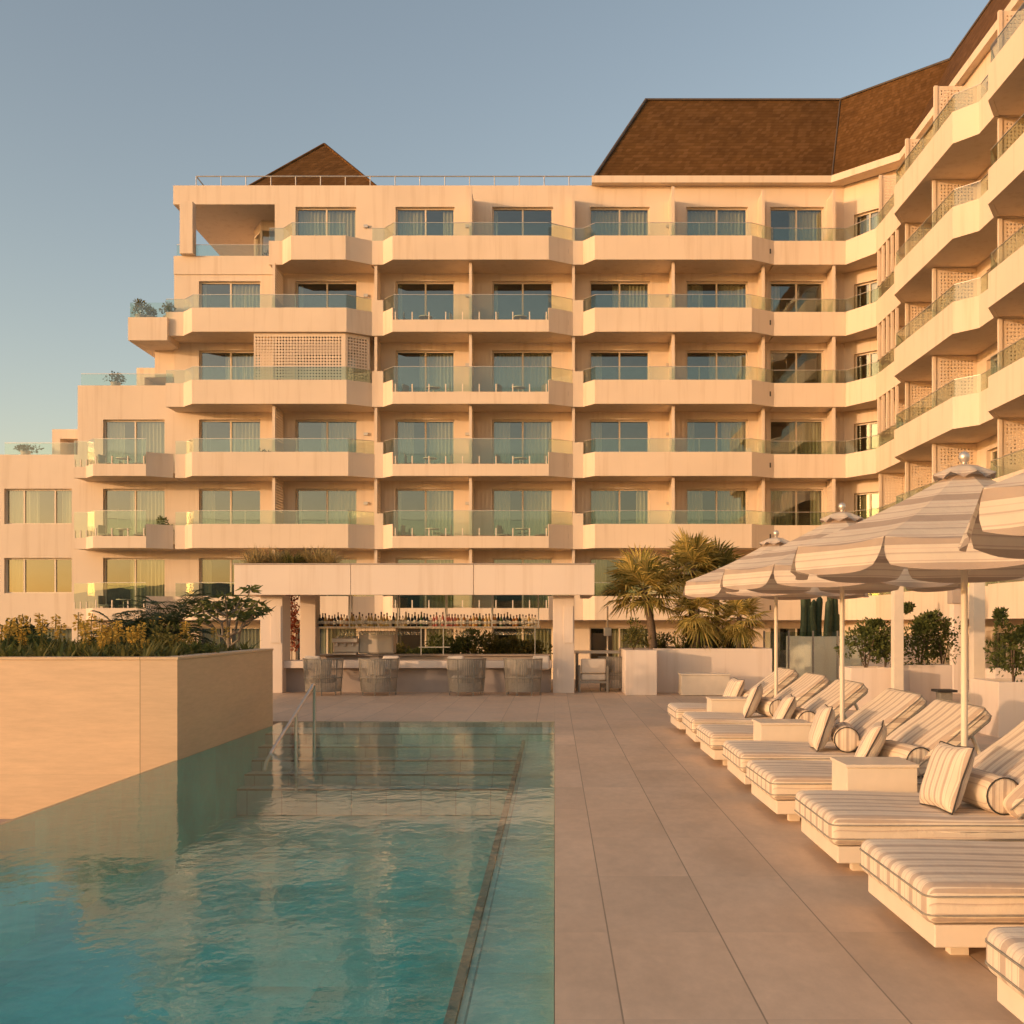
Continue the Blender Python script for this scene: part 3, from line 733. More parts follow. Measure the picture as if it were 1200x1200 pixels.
# bolster cushions and pillows rest on the loungers
def bolster():
    r_ = .125; Lb = .52; b = MB()
    prof = [(0.0,-Lb/2),(r_*.8,-Lb/2-.004),(r_*.95,-Lb/2+.006),(r_,-Lb/2+.03),(r_*1.015,-.1),(r_*1.01,.1),(r_,Lb/2-.03),(r_*.95,Lb/2-.006),(r_*.8,Lb/2+.004),(0.0,Lb/2)]
    n = 28; vs = []; fs = []
    for rr, zz in prof:
        for k in range(n):
            a = 2*math.pi*k/n; vs.append((rr*math.cos(a), zz, rr*math.sin(a)+r_))
    for i in range(len(prof)-1):
        for k in range(n): fs.append((i*n+k, i*n+(k+1)%n, (i+1)*n+(k+1)%n, (i+1)*n+k))
    b.add(vs, [f[::-1] for f in fs], 0, True); return b.mesh('bolster_cushion', M['stripe_roll'])
def ring():
    r_ = .125; out = []
    for yy in (-.262, .262): b = MB(); b.tube([(.121*math.cos(a*math.pi/12), yy, .121*math.sin(a*math.pi/12)+r_) for a in range(25)], .005, 5, cap=False); out.append(b.mesh('piping', M['dark']))
    return out
BO, RG = bolster(), ring()
def pillow_mesh():
    S = .46; n = 14; b = MB()
    for side in (1, -1):
        vs = []; fs = []
        for i in range(n+1):
            for j in range(n+1):
                u, v = 2*i/n-1, 2*j/n-1
                pin = 1 - .07*(1-abs(u))*abs(v)**2 ; piv = 1 - .07*(1-abs(v))*abs(u)**2
                t = ((1-u**4)*(1-v**4))**.55
                vs.append((side*.085*t, S/2*u*piv, S/2+S/2*v*pin))
        for i in range(n):
            for j in range(n):
                q = (i*(n+1)+j, (i+1)*(n+1)+j, (i+1)*(n+1)+j+1, i*(n+1)+j+1); fs.append(q if side == 1 else q[::-1])
        b.add(vs, fs, 0, True)
    f = b.mesh('scatter_pillow', M['stripe_pillow'])
    b = MB(); e = []
    for i in range(n+1): u = 2*i/n-1; e.append((0, S/2*u, S/2-S/2*(1-.07*(1-abs(u)))))
    for j in range(1, n+1): v = 2*j/n-1; e.append((0, S/2*(1-.07*(1-abs(v))), S/2+S/2*v))
    for i in range(n-1, -1, -1): u = 2*i/n-1; e.append((0, S/2*u, S/2+S/2*(1-.07*(1-abs(u)))))
    for j in range(n-1, -1, -1): v = 2*j/n-1; e.append((0, -S/2*(1-.07*(1-abs(v))), S/2+S/2*v))
    b.tube(e, .006, 5, cap=False); return f, b.mesh('piping', M['dark'])
PM, PP = pillow_mesh()
rp = random.Random(11)
for i, y in enumerate(lounge_y):
    if i == 0: continue
    yb = y + .30
    o = inst('bolster_cushion', BO, None, (LX+1.10+rp.uniform(-.03,.03), yb+rp.uniform(-.05,.08), .386), rp.uniform(-.22, .18)); [inst('piping', q_, o) for q_ in RG]
    tag(o, 'round striped bolster cushion on the ' + ordn[i], 'bolster', 'bolsters on the loungers')
    if i in (1,): pass
    o = inst('scatter_pillow', PM, None, (LX+.76, y+.34+rp.uniform(-.05,.05), .388)); o.rotation_euler = (rp.uniform(-.06,.06), R(24)+rp.uniform(-.10,.14), rp.uniform(-.42,.22))
    inst('piping', PP, o)
    tag(o, 'square striped pillow leaning on the bolster of the ' + ordn[i], 'pillow', 'square pillows on the loungers')
# side tables
def side_table(y, label, wdt=.46):
    r = thing('side_table', label, 'side table', (2.22, y, 0), 0, 'cream box side tables between the loungers')
    b = MB(); b.bbox(0, .56, 0, wdt, .545, .57, .004); b.build('table_top', M['pole'], r)
    b = MB(); b.bbox(.012, .548, .012, wdt-.012, 0, .543, .004); b.build('body', M['pole'], r)
side_table(7.80, 'largest cream box table, beside the nearest visible parasol pole')
side_table(11.06, 'cream box table in the middle of the lounger row')
side_table(14.58, 'small cream box table near the far end of the lounger row')
side_table(4.33, 'cream box table hidden among the nearest loungers')

# parasols
def parasol():
    r = thing('parasol', '', 'parasol', (3.2, 0, 0), 0, 'striped parasols over the loungers')
    b = MB(); b.tube([(0,0,.03),(0,0,2.86)], .026, 14); b.build('pole', M['pole'], r)
    b = MB(); b.lathe([(.26,0),(.26,.035),(.05,.06),(.045,.18),(.03,.2)], n=24); b.build('base', M['pole'], r)
    b = MB(); rim, zr, apex, zc = 1.30, 2.25, .12, 2.80; n = 8; sub = 6; rows = 7
    def rimp(k, t, rad):       # point along the side k at t, straight between corners with a slight inward sag
        a0, a1 = 2*math.pi*k/n, 2*math.pi*(k+1)/n
        x = math.cos(a0)*(1-t)+math.cos(a1)*t; y = math.sin(a0)*(1-t)+math.sin(a1)*t
        return x*rad, y*rad
    for k in range(n):
        vs = []; fs = []
        for i in range(rows+1):
            s = i/rows; rad = apex+(rim-apex)*s; z = zc+(zr-zc)*s - .035*math.sin(math.pi*s)
            for j in range(sub+1):
                t = j/sub; x, y = rimp(k, t, rad); sag = .035*s*math.sin(math.pi*t)
                vs.append((x*(1-sag*.4), y*(1-sag*.4), z - sag))
        for i in range(rows):
            for j in range(sub):
                q = (i*(sub+1)+j, (i+1)*(sub+1)+j, (i+1)*(sub+1)+j+1, i*(sub+1)+j+1); fs.append(q)
        b.add(vs, fs, 0, True)
    cn = b.build('canopy', M['canopy'], r)
    rv = random.Random(5)
    b = MB()
    for k in range(n):          # hanging valance, one flap per side with curved slit ends
        vs = []; fs = []; m_ = 12; rws = 4; fl = rv.uniform(.02, .07)
        for i in range(rws+1):
            s = i/rws
            for j in range(m_+1):
                t0 = j/m_; ins = .006 + .055*s**3
                t = ins + (1-2*ins)*t0
                x, y = rimp(k, t, rim); sag = .035*math.sin(math.pi*t)
                out = 1 + fl*s + .02*math.sin(t0*9+k)*s - sag*.4
                vs.append((x*out, y*out, zr - sag*.8 - .215*s*(1-.10*abs(2*t0-1)**4)))
        for i in range(rws):
            for j in range(m_):
                fs.append((i*(m_+1)+j, (i+1)*(m_+1)+j, (i+1)*(m_+1)+j+1, i*(m_+1)+j+1))
        b.add(vs, fs, 0, True)
    b.build('valance', M['canopy'], cn)
    b = MB()
    vs = []; fs = []; m_ = 32
    for i, (rad, z) in enumerate(((.03,2.885),(.10,2.87),(.17,2.835),(.23,2.785))):
        for j in range(m_):
            a = 2*math.pi*j/m_; q = 1+.08*math.cos(8*a)*(i/3)
            vs.append((rad*q*math.cos(a), rad*q*math.sin(a), z + (.022*math.cos(8*a) if i == 3 else 0)))
    for i in range(3):
        for j in range(m_): fs.append((i*m_+j, (i+1)*m_+j, (i+1)*m_+(j+1)%m_, i*m_+(j+1)%m_))
    b.add(vs, fs, 0, True); b.build('top_flap', M['canopy'], cn)
    b = MB(); b.lathe([(.012,2.88),(.03,2.885),(.018,2.90),(.034,2.915),(.044,2.945),(.036,2.975),(.012,2.988)], n=16); b.build('finial', M['steel'], r)
    for k in range(n):
        a = 2*math.pi*k/n; b = MB(); c, s_ = math.cos(a), math.sin(a)
        b.tube([(c*.05,s_*.05,2.76),(c*.65,s_*.65,2.45),(c*1.28,s_*1.28,2.235)], .011, 6); b.tube([(c*.03,s_*.03,2.10),(c*.62,s_*.62,2.45)], .009, 6); b.build('rib', M['pole'], r)
    b = MB(); b.lathe([(.045,2.06),(.045,2.14)], n=12); b.build('slider', M['pole'], r)
    return r
PR = parasol(); PR.location = (3.2, 4.6, 0); PR.rotation_euler = (0,0,.04); PR['label'] = 'nearest striped parasol, only its edge showing at the picture edge'
dup(PR, (3.2, 8.0, 0), .0, 'large striped parasol with its whole canopy and silver finial showing')
dup(PR, (3.2, 11.4, 0), -.03, 'striped parasol between the large one and the farthest one')
dup(PR, (3.2, 14.8, 0), .02, 'farthest striped parasol, its corner in front of the palms')

# ------------------------------------------------------------------ poolside bar
BY = 24.1
bar = thing('pool_bar', 'open white plaster bar pavilion with a flat roof on two thick pillars', 'bar', (-3.2, BY, 0))
BO_ = Vector((-3.2, BY, 0))
def bp_(b, name, mats, par=None):
    b.v = [(x-BO_.x, y-BO_.y, z) for x, y, z in b.v]; return b.build(name, mats, par or bar)
b = MB(); xr0, xr1 = fx(274, 23.7), fx(697, 23.7)
xs = [xr0, fx(411,23.7), fx(555,23.7), xr1]
for i in range(3): b.bbox(xs[i]+.006, xs[i+1]-.006, 23.7, 23.95, 2.30, 3.0, .006)
b.bbox(xr0+.006, xr0+.25, 23.952, 27.4, 2.30, 3.0, .006); b.bbox(xr1-.25, xr1-.006, 23.952, 27.4, 2.30, 3.0, .006)
b.box(xr0+.26, xr1-.26, 23.96, 27.4, 2.52, 2.86); rf = bp_(b, 'roof', M['white'])
b = MB(); b.box(xr0-.02, xr1+.02, 23.68, 24.0, 3.003, 3.03); b.box(xr0-.02, xr0+.3, 24.002, 27.42, 3.003, 3.03); b.box(xr1-.3, xr1+.02, 24.002, 27.42, 3.003, 3.03); bp_(b, 'roof_trim', M['counter_front'], rf)
for a, e, nx in ((305, 331, 1), (648, 673, 1)):
    b = MB(); x0_, x1_ = fx(a, BY), fx(e, BY)
    b.bbox(x0_, x1_, BY, BY+.75, 0, 2.298, .01); b.bbox(x0_+.25, x1_-.03, BY-.028, BY-.002, 1.18, 2.05, .004); bp_(b, 'pillar', M['white'])
b = MB(); b.bbox(fx(356,26), fx(374,26), 25.6, 26.1, 0, 2.5, .01); bp_(b, 'pillar', M['white'])
b = MB(); b.bbox(fx(332,24.2), -.06, 24.22, 24.95, .58, .755, .01); bp_(b, 'counter_top', M['white'])
b = MB(); b.box(fx(334,24.5), -.09, 24.45, 24.85, 0, .578); bp_(b, 'counter', M['counter_front'])
b = MB(); b.bbox(-6.2, -.1, 26.3, 26.85, .80, .84, .005); b.box(-6.15, -.15, 26.4, 26.8, 0, .798); bp_(b, 'back_counter', M['counter_front'])
# shelf frame hanging under the roof
SY = 25.9
b = MB(); sx0, sx1 = fx(355, SY), fx(633, SY)
b.bbox(sx0, sx1, SY-.17, SY+.17, 1.535, 1.56, .003); sh = bp_(b, 'bottle_shelf', M['rail'])
b = MB()
for a in (358, 411, 467, 523, 577, 631):
    x = fx(a, SY)
    for yy in (SY-.16, SY+.16): b.box(x-.014, x+.014, yy-.014, yy+.014, 1.562, 2.518)
b.box(sx0, sx1, SY-.165, SY-.15, 1.66, 1.675); bp_(b, 'hanger', M['rail'], sh)
b = MB()
for a in (494, 520, 627): x = fx(a, SY); b.box(x-.012, x+.012, SY-.1, SY-.076, .84, 1.533)
b.box(fx(492,SY), fx(528,SY), SY-.2, SY+.1, 1.03, 1.05); bp_(b, 'rack_post', M['rail'], sh)
# bottles
def bottle(prof, mat, lab):
    b = MB(); b.lathe(prof, n=10)
    me = [('bottle', b.mesh('bottle', mat))]
    h = prof[-1][1]; b = MB(); b.lathe([(prof[-1][0]+.003, h-.045),(prof[-1][0]+.003, h+.006)], n=8); cp = b.mesh('cap', M['cap'])
    r0 = max(p_[0] for p_ in prof); b = MB(); b.lathe([(r0+.0015,.06),(r0+.0015,.14)], n=10); lb = b.mesh('bottle_label', M['label'])
    return me[0][1], cp, lb, lab
W_ = [(.036,0),(.038,.01),(.038,.19),(.030,.22),(.015,.25),(.014,.32)]
S_ = [(.042,0),(.044,.01),(.044,.17),(.036,.20),(.015,.22),(.015,.28)]
C_ = [(.044,0),(.045,.01),(.045,.15),(.034,.20),(.017,.27),(.016,.33)]
BT = [bottle(W_, M['wine'], 'dark wine bottle with a pale label on the bar shelf'), bottle(S_, M['amber'], 'amber spirit bottle on the bar shelf'), bottle(W_, M['rose'], 'pink rose wine bottle on the bar shelf'),
      bottle(S_, M['bottle_clear'], 'clear spirit bottle on the bar shelf'), bottle(C_, M['gold'], 'golden bottle on the bar shelf'), bottle(C_, M['green_glass'], 'dark green champagne bottle on the bar shelf')]
seq = [3,3,1,0,0,4,1,1,0,0,1,3,1,4,4,3,4,3,3,4,4,4,3,4,4,4,3,0,4,3,3,4,0,0,0,0,5,0,0,3,2,2,3,2,2,2,2,2,1,3,1,3,1,4,1,5,1,4,4,1,1,0,5,0,0,0,1,1,5,3,3,4,3,3]
rb = random.Random(9)
for i, s_ in enumerate(seq):
    x = fx(362, SY) + (fx(629, SY)-fx(362, SY))*(i+.5)/len(seq)
    if min(abs(x-fx(a, SY)) for a in (411,467,523,577)) < .02: x += .03
    bm, cp, lb, lab = BT[s_]
    o = inst('bottle', bm, None, (x, SY+rb.uniform(-.06,.05), 1.5605)); inst('cap', cp, o); inst('bottle_label', lb, o)
    sc_ = rb.uniform(.92, 1.12); o.scale = (1,1,sc_)
    tag(o, lab, 'bottle', lab.split(' on the')[0] + 's on the bar shelf')
# glasses hanging below the shelf
b = MB(); b.lathe([(.034,0),(.04,.05),(.03,.10),(.004,.115),(.004,.18),(.03,.188)], n=8); GL = b.mesh('wine_glass', M['bottle_clear'])
for a, e, n in ((400,418,6),(424,458,10),(462,492,8),(526,548,6),(582,624,12)):
    for i in range(n):
        x = fx(a, SY)+(fx(e, SY)-fx(a, SY))*i/(n-1)
        o = inst('wine_glass', GL, None, (x, SY-.05+.1*(i%2), 1.346)); tag(o, 'clear stemmed glass hanging upside down under the bar shelf', 'glass', 'glasses hanging under the bar shelf')
# bar equipment
o = thing('coffee_machine', 'squat espresso machine on the back counter of the bar', 'coffee machine', (fx(405,26.3), 26.35, .84))
b = MB(); b.bbox(-.33,.33,-.02,.42,.05,.40,.02); b.bbox(-.33,.33,-.2,-.022,.30,.42,.02); b.build('body', M['steel'], o)
b = MB(); [b.tube([(x,-.12,.30),(x,-.14,.22)], .035, 8) for x in (-.2,0,.2)]; b.build('brew_head', M['steel'], o)
b = MB(); b.box(-.30,.30,-.2,.1,0,.048); b.build('drip_tray', M['steel'], o)
b = MB()
for i in range(6): b.lathe([(.03,0),(.04,.07)], (-.24+.095*i,.2,.402), 8)
b.build('cup_stack', M['label'], o)
o = thing('drinks_fridge', 'pale boxy fridge on the back counter of the bar', 'fridge', (fx(441,26.4), 26.4, .84))
b = MB(); b.bbox(-.45,.45,0,.40,.02,.60,.015); b.build('body', M['cushion'], o)
b = MB(); b.bbox(-.43,.43,-.025,-.002,.05,.57,.01); b.build('door', M['pole'], o); b = MB(); b.tube([(.38,-.05,.12),(.38,-.05,.5)], .01, 6); b.build('handle', M['steel'], o)
# bar chairs, woven tub backs
def rope_chair(name='bar_chair', W=.90, D=.74, H=.83):
    r = thing(name, '', 'chair')
    rad = W/2
    def arc(t, k=1.0):         # t 0..1 around the back (towards -Y, the camera side) from one arm to the other
        a = math.pi*(-.06 + 1.12*t); return (rad*k*math.cos(a), -rad*.92*k*math.sin(a))
    b = MB()
    for zz, k in ((.10,.88),(.40,.95),(H,1.0)):
        b.tube([(*arc(i/24, k), zz) for i in range(25)], .014, 6)
    for k_ in (0, .25, .5, .75, 1): b.tube([(*arc(k_, .88), .0),(*arc(k_, .88), .10),(*arc(k_, 1.0), H)], .013, 6)
    b.build('frame', M['cane'], r)
    b = MB(); n = 74
    for i in range(n):
        t = (i+.5)/n; t2 = t + (.012 if i % 2 else -.012); wd = .0063
        x0, y0 = arc(t-wd, .885); x1, y1 = arc(t+wd, .885); x2, y2 = arc(t2+wd, 1.005); x3, y3 = arc(t2-wd, 1.005)
        xm0, ym0 = arc((t+t2)/2-wd, .965); xm1, ym1 = arc((t+t2)/2+wd, .965)
        b.add([(x0,y0,.10),(x1,y1,.10),(xm1,ym1,.46),(xm0,ym0,.46),(x2,y2,H),(x3,y3,H)], [(0,1,2,3),(3,2,4,5)])
    b.build('woven_back', M['cane'], r)
    b = MB(); b.rbox(-rad*.60, rad*.60, -rad*.52, rad*.62, .28, .44, .05, 3); b.build('seat', M['cushion'], r)
    b = MB(); b.rbox(-rad*.46, rad*.46, -rad*.68, -rad*.46, .445, H-.03, .06, 3); b.build('back_cushion', M['cushion'], r)
    return r
CH = rope_chair(); cl_ = ['woven rope chair at the bar, nearest the pool handrail', 'woven rope chair at the bar, second from the left', 'woven rope chair at the bar, third from the left', 'woven rope chair at the bar, beside the right pillar']
for i, (a, rz) in enumerate(((379.5,.1),(444,-.05),(547,.5),(613,-.35))):
    loc = (fx(a, 23.55), 23.5, 0)
    if i == 0: CH.location = loc; CH.rotation_euler = (0,0,rz); CH['label'] = cl_[0]; CH['group'] = 'woven chairs along the bar'
    else: dup(CH, loc, rz, cl_[i])
for (a, lab, yy) in ((364, 'pale pillow standing on the leftmost bar chair', 23.5), (533, 'pale pillow rising above the third bar chair', 23.5), (634, 'pale pillow on the bar chair by the pillar', 23.6), (457,'pale pillow rising above the second bar chair', 23.55)):
    b = MB(); b.rbox(-.2,.2,-.06,.06,0,.34,.055,4,0,True,3); o = b.build('scatter_pillow', M['cushion'], None, (fx(a, yy), yy+.06, .56)); o.rotation_euler = (R(-14),0,rb.uniform(-.2,.2)); tag(o, lab, 'pillow', 'plain pillows on the bar chairs')
# dining set right of the bar
o = thing('dining_table', 'white topped table standing between the bar pillar and the palm planter', 'table', (fx(704,25.2), 25.6, 0))
b = MB(); b.bbox(-.66,.66,-.5,.5,.90,.95,.008); b.build('table_top', M['pole'], o)
for x in (-.58,.58):
    for y in (-.42,.42): b = MB(); b.box(x-.03,x+.03,y-.03,y+.03,0,.898); b.build('leg', M['cane'], o)
o = thing('garden_armchair', 'low armchair with pale cushions tucked under the white table', 'chair', (fx(695,24.6), 24.6, 0))
b = MB()
for x in (-.33,.33):
    b.box(x-.025,x+.025,-.30,-.25,0,.62); b.box(x-.025,x+.025,.25,.30,0,.62); b.box(x-.025,x+.025,-.249,.249,.58,.62); b.box(x-.02,x+.02,-.249,.249,.06,.10)
b.box(-.304,.304,-.3,-.26,.22,.27); b.build('frame', M['cane'], o)
b = MB(); b.rbox(-.3,.3,-.255,.3,.28,.44,.04,3); b.build('seat', M['cushion'], o)
b = MB(); b.rbox(-.3,.3,-.30,-.18,.445,.80,.05,3); b.build('backrest', M['cushion'], o)
o = dup(CH, (fx(722,24.9), 24.9, 0), .4, 'woven rope chair in front of the white table'); o['group'] = 'chairs round the white table'
o = thing('lantern_post', 'thin post lantern standing behind the white table', 'lamp', (fx(712,27.5), 27.5, 0))
b = MB(); b.tube([(0,0,0),(0,0,2.1)], .022, 8); b.build('pole', M['rail'], o)
b = MB(); b.bbox(-.10,.10,-.1,.1,1.30,1.52,.01); b.build('lamp_head', M['rail'], o)
o = thing('service_cart', 'pale box chest standing on the deck before the palm planter', 'chest', (fx(826.5,23.2), 23.35, 0))
b = MB(); b.bbox(-.55,.55,-.2,.3,.01,.46,.01); b.build('body', M['pole'], o); b = MB(); b.bbox(-.565,.565,-.212,.312,.463,.50,.008); b.build('lid', M['pole'], o); o.name = 'storage_chest'

# ------------------------------------------------------------------ planting
def rnd_unit(r):
    while True:
        v = Vector((r.uniform(-1,1), r.uniform(-1,1), r.uniform(-1,1)))
        if .05 < v.length < 1: return v.normalized()
def leaf(b, p, d, ln, wd, r, m=0, bend=.25):
    d = d.normalized(); s = d.cross(rnd_unit(r)); s = s.normalized() if s.length > 1e-4 else d.orthogonal().normalized()
    up = s.cross(d); mid = p + d*ln*.5 + up*ln*bend*.3; tip = p + d*ln - up*ln*bend*.2
    b.add([p, mid - s*wd/2, tip, mid + s*wd/2], [(0,1,2,3)], m)
def bush_mesh(b, c, rx, ry, rz_, n, ln, wd, r, m=0, clumps=9, shell=.45):
    cs = []
    for i in range(clumps):
        u = rnd_unit(r); q = r.uniform(.25,.85); cs.append((Vector((c[0]+u.x*rx*q, c[1]+u.y*ry*q, c[2]+u.z*rz_*q)), r.uniform(.28,.5)))
    for i in range(n):
        cc, cr = cs[i % clumps]; u = rnd_unit(r); q = (shell + (1-shell)*r.random())
        p = cc + Vector((u.x*rx*cr, u.y*ry*cr, u.z*rz_*cr))*q
        leaf(b, p, (u + rnd_unit(r)*.7 + Vector((0,0,.25))), ln*r.uniform(.7,1.2), wd*r.uniform(.7,1.2), r, m)
def fan_leaf(b, base, d, pet, rad, r, m=0, nseg=22, droop=.4):
    d = d.normalized(); side = d.cross(Vector((0,0,1))); side = side.normalized() if side.length > .05 else Vector((1,0,0)); up = side.cross(d).normalized()
    hub = base + d*pet + Vector((0,0,-.08*pet)); w_ = .012
    b.add([base-side*w_, base+side*w_, hub+side*w_, hub-side*w_], [(0,1,2,3)], m)
    for i in range(nseg):
        a = R(-115 + 230*i/(nseg-1)) + r.uniform(-.03,.03); dd = (d*math.cos(a) + side*math.sin(a) + up*.10*math.cos(a*2)).normalized()
        l_ = rad*(.72+.28*math.cos(a*.7))*r.uniform(.88,1.08); sw = up.cross(dd).normalized()*(rad*.042)
        mid = hub + dd*l_*.55; tip = hub + dd*l_ + Vector((0,0,-droop*l_*r.uniform(.15,.6)))
        b.add([hub, mid - sw, tip, mid + sw, mid + up*.014], [(0,1,4),(1,2,4),(4,2,3),(0,4,3)], m)
def fan_palm(x, y, z0, zc, rad, seed, label, nl=34, leafm='leaf_palm', tr=.09, pet=.42, lean=(0,0), lowest=-.55):
    r = random.Random(seed); o = thing('fan_palm', label, 'palm', (x, y, z0), 0, 'fan palms in the planter')
    h = zc - z0; b = MB(); pts = [(lean[0]*(i/8)**2, lean[1]*(i/8)**2, h*i/8) for i in range(9)]
    b.tube(pts, [tr*(1.25-.35*i/8)*(1+.10*(i%2)) for i in range(9)], 9); b.build('trunk', M['bark'], o)
    b = MB(); top = Vector(pts[-1])
    for i in range(nl):
        e = lowest + (1.35-lowest)*((i+.5)/nl)**1.0; a = i*2.399 + r.uniform(-.2,.2)
        dd = Vector((math.cos(a)*math.cos(e), math.sin(a)*math.cos(e), math.sin(e)))
        fan_leaf(b, top + Vector((0,0,-.1+.1*i/nl)), dd, rad*pet*r.uniform(.8,1.2), rad*(1-pet)*1.15*r.uniform(.85,1.1), r, droop=.75-.3*(i/nl))
    b.build('crown', M[leafm], o); return o
def frond(b, base, d, ln, r, m=0, nl=26, lw=.02, ll=.3, sag=.5):
    d = d.normalized(); pts = []; hd = Vector((d.x, d.y, 0)); hd = hd.normalized() if hd.length > .01 else Vector((1,0,0)); sd = Vector((-hd.y, hd.x, 0))
    for i in range(nl+1):
        t = i/nl; pts.append(base + d*ln*t + Vector((0,0,-sag*ln*t*t)))
    for i in range(nl):
        p0, p1 = pts[i], pts[i+1]; w_ = .008
        b.add([p0-sd*w_, p0+sd*w_, p1+sd*w_, p1-sd*w_], [(0,1,2,3)], m)
        t = (i+.5)/nl; l_ = ll*math.sin(math.pi*min(1,.12+t*.9))**.6; tg = (p1-p0).normalized()
        for s_ in (1,-1):
            dd = (sd*s_ + tg*.55 + Vector((0,0,.12+r.uniform(-.1,.1)))).normalized(); q = tg*lw
            b.add([p0, p0+dd*l_*.5-q*.5+Vector((0,0,.01)), p0+dd*l_+Vector((0,0,-.15*l_)), p0+dd*l_*.5+q], [(0,1,2,3)], m)
def rosette(b, c, n, ln, wd, r, m=0, spread=1.0):
    c = Vector(c)
    for i in range(n):
        a = r.uniform(0, 6.283); e = r.uniform(.25, 1.35); dd = Vector((math.cos(a)*math.cos(e)*spread, math.sin(a)*math.cos(e)*spread, math.sin(e)))
        l_ = ln*r.uniform(.6,1.15); sd = dd.cross(Vector((0,0,1))); sd = sd.normalized()*wd/2 if sd.length > .01 else Vector((wd/2,0,0))
        mid = c + dd*l_*.55; tip = c + dd*l_ + Vector((dd.x, dd.y, -.5))*l_*.22
        b.add([c-sd*.7, c+sd*.7, mid+sd, tip, mid-sd], [(0,1,2,4),(4,2,3)], m)
rg = random.Random(21)
# palm planter
o = thing('palm_planter', 'low white planter wall holding the fan palms right of the bar', 'planter', (fx(770,24.2), 24.2, 0))
ox = fx(770, 24.2); b = MB()
x0_, x1_ = fx(733,23.3)-ox, fx(770,23.3)-ox
b.bbox(x0_, x1_, -.9, 1.4, 0, 1.03, .01); b.bbox(x1_+.002, fx(905,24.2)-ox, .0, .2, 0, 1.045, .01); b.box(fx(905,24.2)-ox-.2, fx(905,24.2)-ox, .202, 2.2, 0, 1.043); b.box(x1_+.002, fx(905,24.2)-ox, 2.2, 2.4, 0, 1.043)
b.build('wall', M['white'], o); b = MB(); b.box(x1_+.01, fx(905,24.2)-ox-.21, .21, 2.19, .8, .98); b.build('soil', M['soil'], o)
DP = 24.9
fan_palm(fx(765,DP), DP, .98, fz(690,DP), 1.12, 1, 'big fan palm with a thick leaning trunk nearest the bar', 30, tr=.085, lean=(-.25,-.1))
fan_palm(fx(812,25.4), 25.4, .98, fz(664,25.4), 1.0, 2, 'tallest fan palm, its crown above the others', 28, tr=.09)
fan_palm(fx(840,25.8), 25.8, .98, fz(672,25.8), 1.0, 3, 'slim fan palm half hidden behind the tallest one', 16, 'leaf_olive', tr=.06)
fan_palm(fx(817,24.6), 24.6, .98, fz(714,24.6), .85, 4, 'short fan palm with drooping skirt in the middle of the planter', 24, tr=.06, lowest=-1.2)
fan_palm(fx(866,24.7), 24.7, .98, fz(722,24.7), .75, 5, 'short fan palm nearest the farthest parasol', 24, tr=.06, lowest=-1.2)
for i in range(16):
    x = fx(rg.uniform(745, 900), 24.6); y = rg.uniform(24.5, 26.2); b = MB()
    if i % 3: rosette(b, (0,0,0), 26, rg.uniform(.3,.55), .035, rg); 
    else: bush_mesh(b, (0,0,.22), .34, .3, .26, 160, .09, .045, rg)
    if fx(733,23.3) < x < fx(772,23.3): zz = 1.03
    else: zz = .98
    o = b.build('low_plant', M[('leaf','leaf_olive','leaf_dark')[i % 3]], None, (x, y, zz))
    tag(o, ('round leafy shrub' if i % 3 == 0 else 'spiky low plant') + ' growing under the fan palms', 'plant', 'low plants under the palms')
o = thing('corner_shrub', 'leafy shrub on the planter corner by the white table', 'shrub', (fx(743,23.6), 23.7, 1.03))
b = MB(); bush_mesh(b, (0,0,.32), .35, .3, .36, 420, .09, .04, rg, clumps=12); b.build('foliage', M['leaf_olive'], o)
b = MB(); [b.tube([(0,0,0),(rg.uniform(-.2,.2),rg.uniform(-.2,.2),.4)], .01, 5) for _ in range(5)]; b.build('stem', M['bark'], o)
# grass on the bar roof
for i in range(26):
    x = fx(294+ (392-294)*i/25, 24.3) + rg.uniform(-.04,.04); y = 24.2 + rg.uniform(-.05,.35); b = MB(); gr = 9 < i < 17
    rosette(b, (0,0,0), 60, rg.uniform(.5,.68) if not gr else rg.uniform(.4,.52), .02, rg, spread=1.05)
    o = b.build('grass_tuft', M['leaf_olive' if gr else 'leaf_dry'], None, (x, y, 2.96)); tag(o, ('green' if gr else 'dry straw coloured') + ' grass tuft growing on the bar roof', 'grass tuft', 'grass tufts on the bar roof')
# left planter: ground cover, flowering plants, cycads
b = MB()
for i in range(1500):
    x = rg.uniform(-13.5, PL-.26); y = rg.uniform(12.66, 16.3); rosette(b, (x,y,1.12), 9, rg.uniform(.20,.42), .038, rg, m=rg.choice([0,0,1,1,1]))
o = b.build('ground_cover', [M['leaf'], M['leaf_olive'], M['leaf_dark']]); tag(o, 'low green ground cover filling the long travertine planter', 'ground cover', None, 'stuff')
def flower_plant(r, hgt):
    b = MB(); rosette(b, (0,0,0), 24, .30, .035, r); fs_ = b.mesh('leaves', M['leaf_olive'])
    st, sp = [], []
    for i in range(r.randint(2,4)):
        b = MB(); fl = MB()
        q = Vector((r.uniform(-.14,.14), r.uniform(-.14,.14), 0)); tp = q*1.7 + Vector((0,0,hgt*r.uniform(.75,1.1)))
        b.tube([q, tp], .006, 4)
        for j in range(46):
            t = r.random(); p_ = tp + (q-tp)*t*.36; a = r.uniform(0,6.28); rad = .012+.036*math.sqrt(t)
            dd = Vector((math.cos(a), math.sin(a), r.uniform(-.5,.4))); leaf(fl, p_+dd*rad*.5, dd, .055, .026, r)
        st.append(b.mesh('stem', M['leaf_olive'])); sp.append(fl.mesh('flower_spike', M['flower']))
    return fs_, st, sp
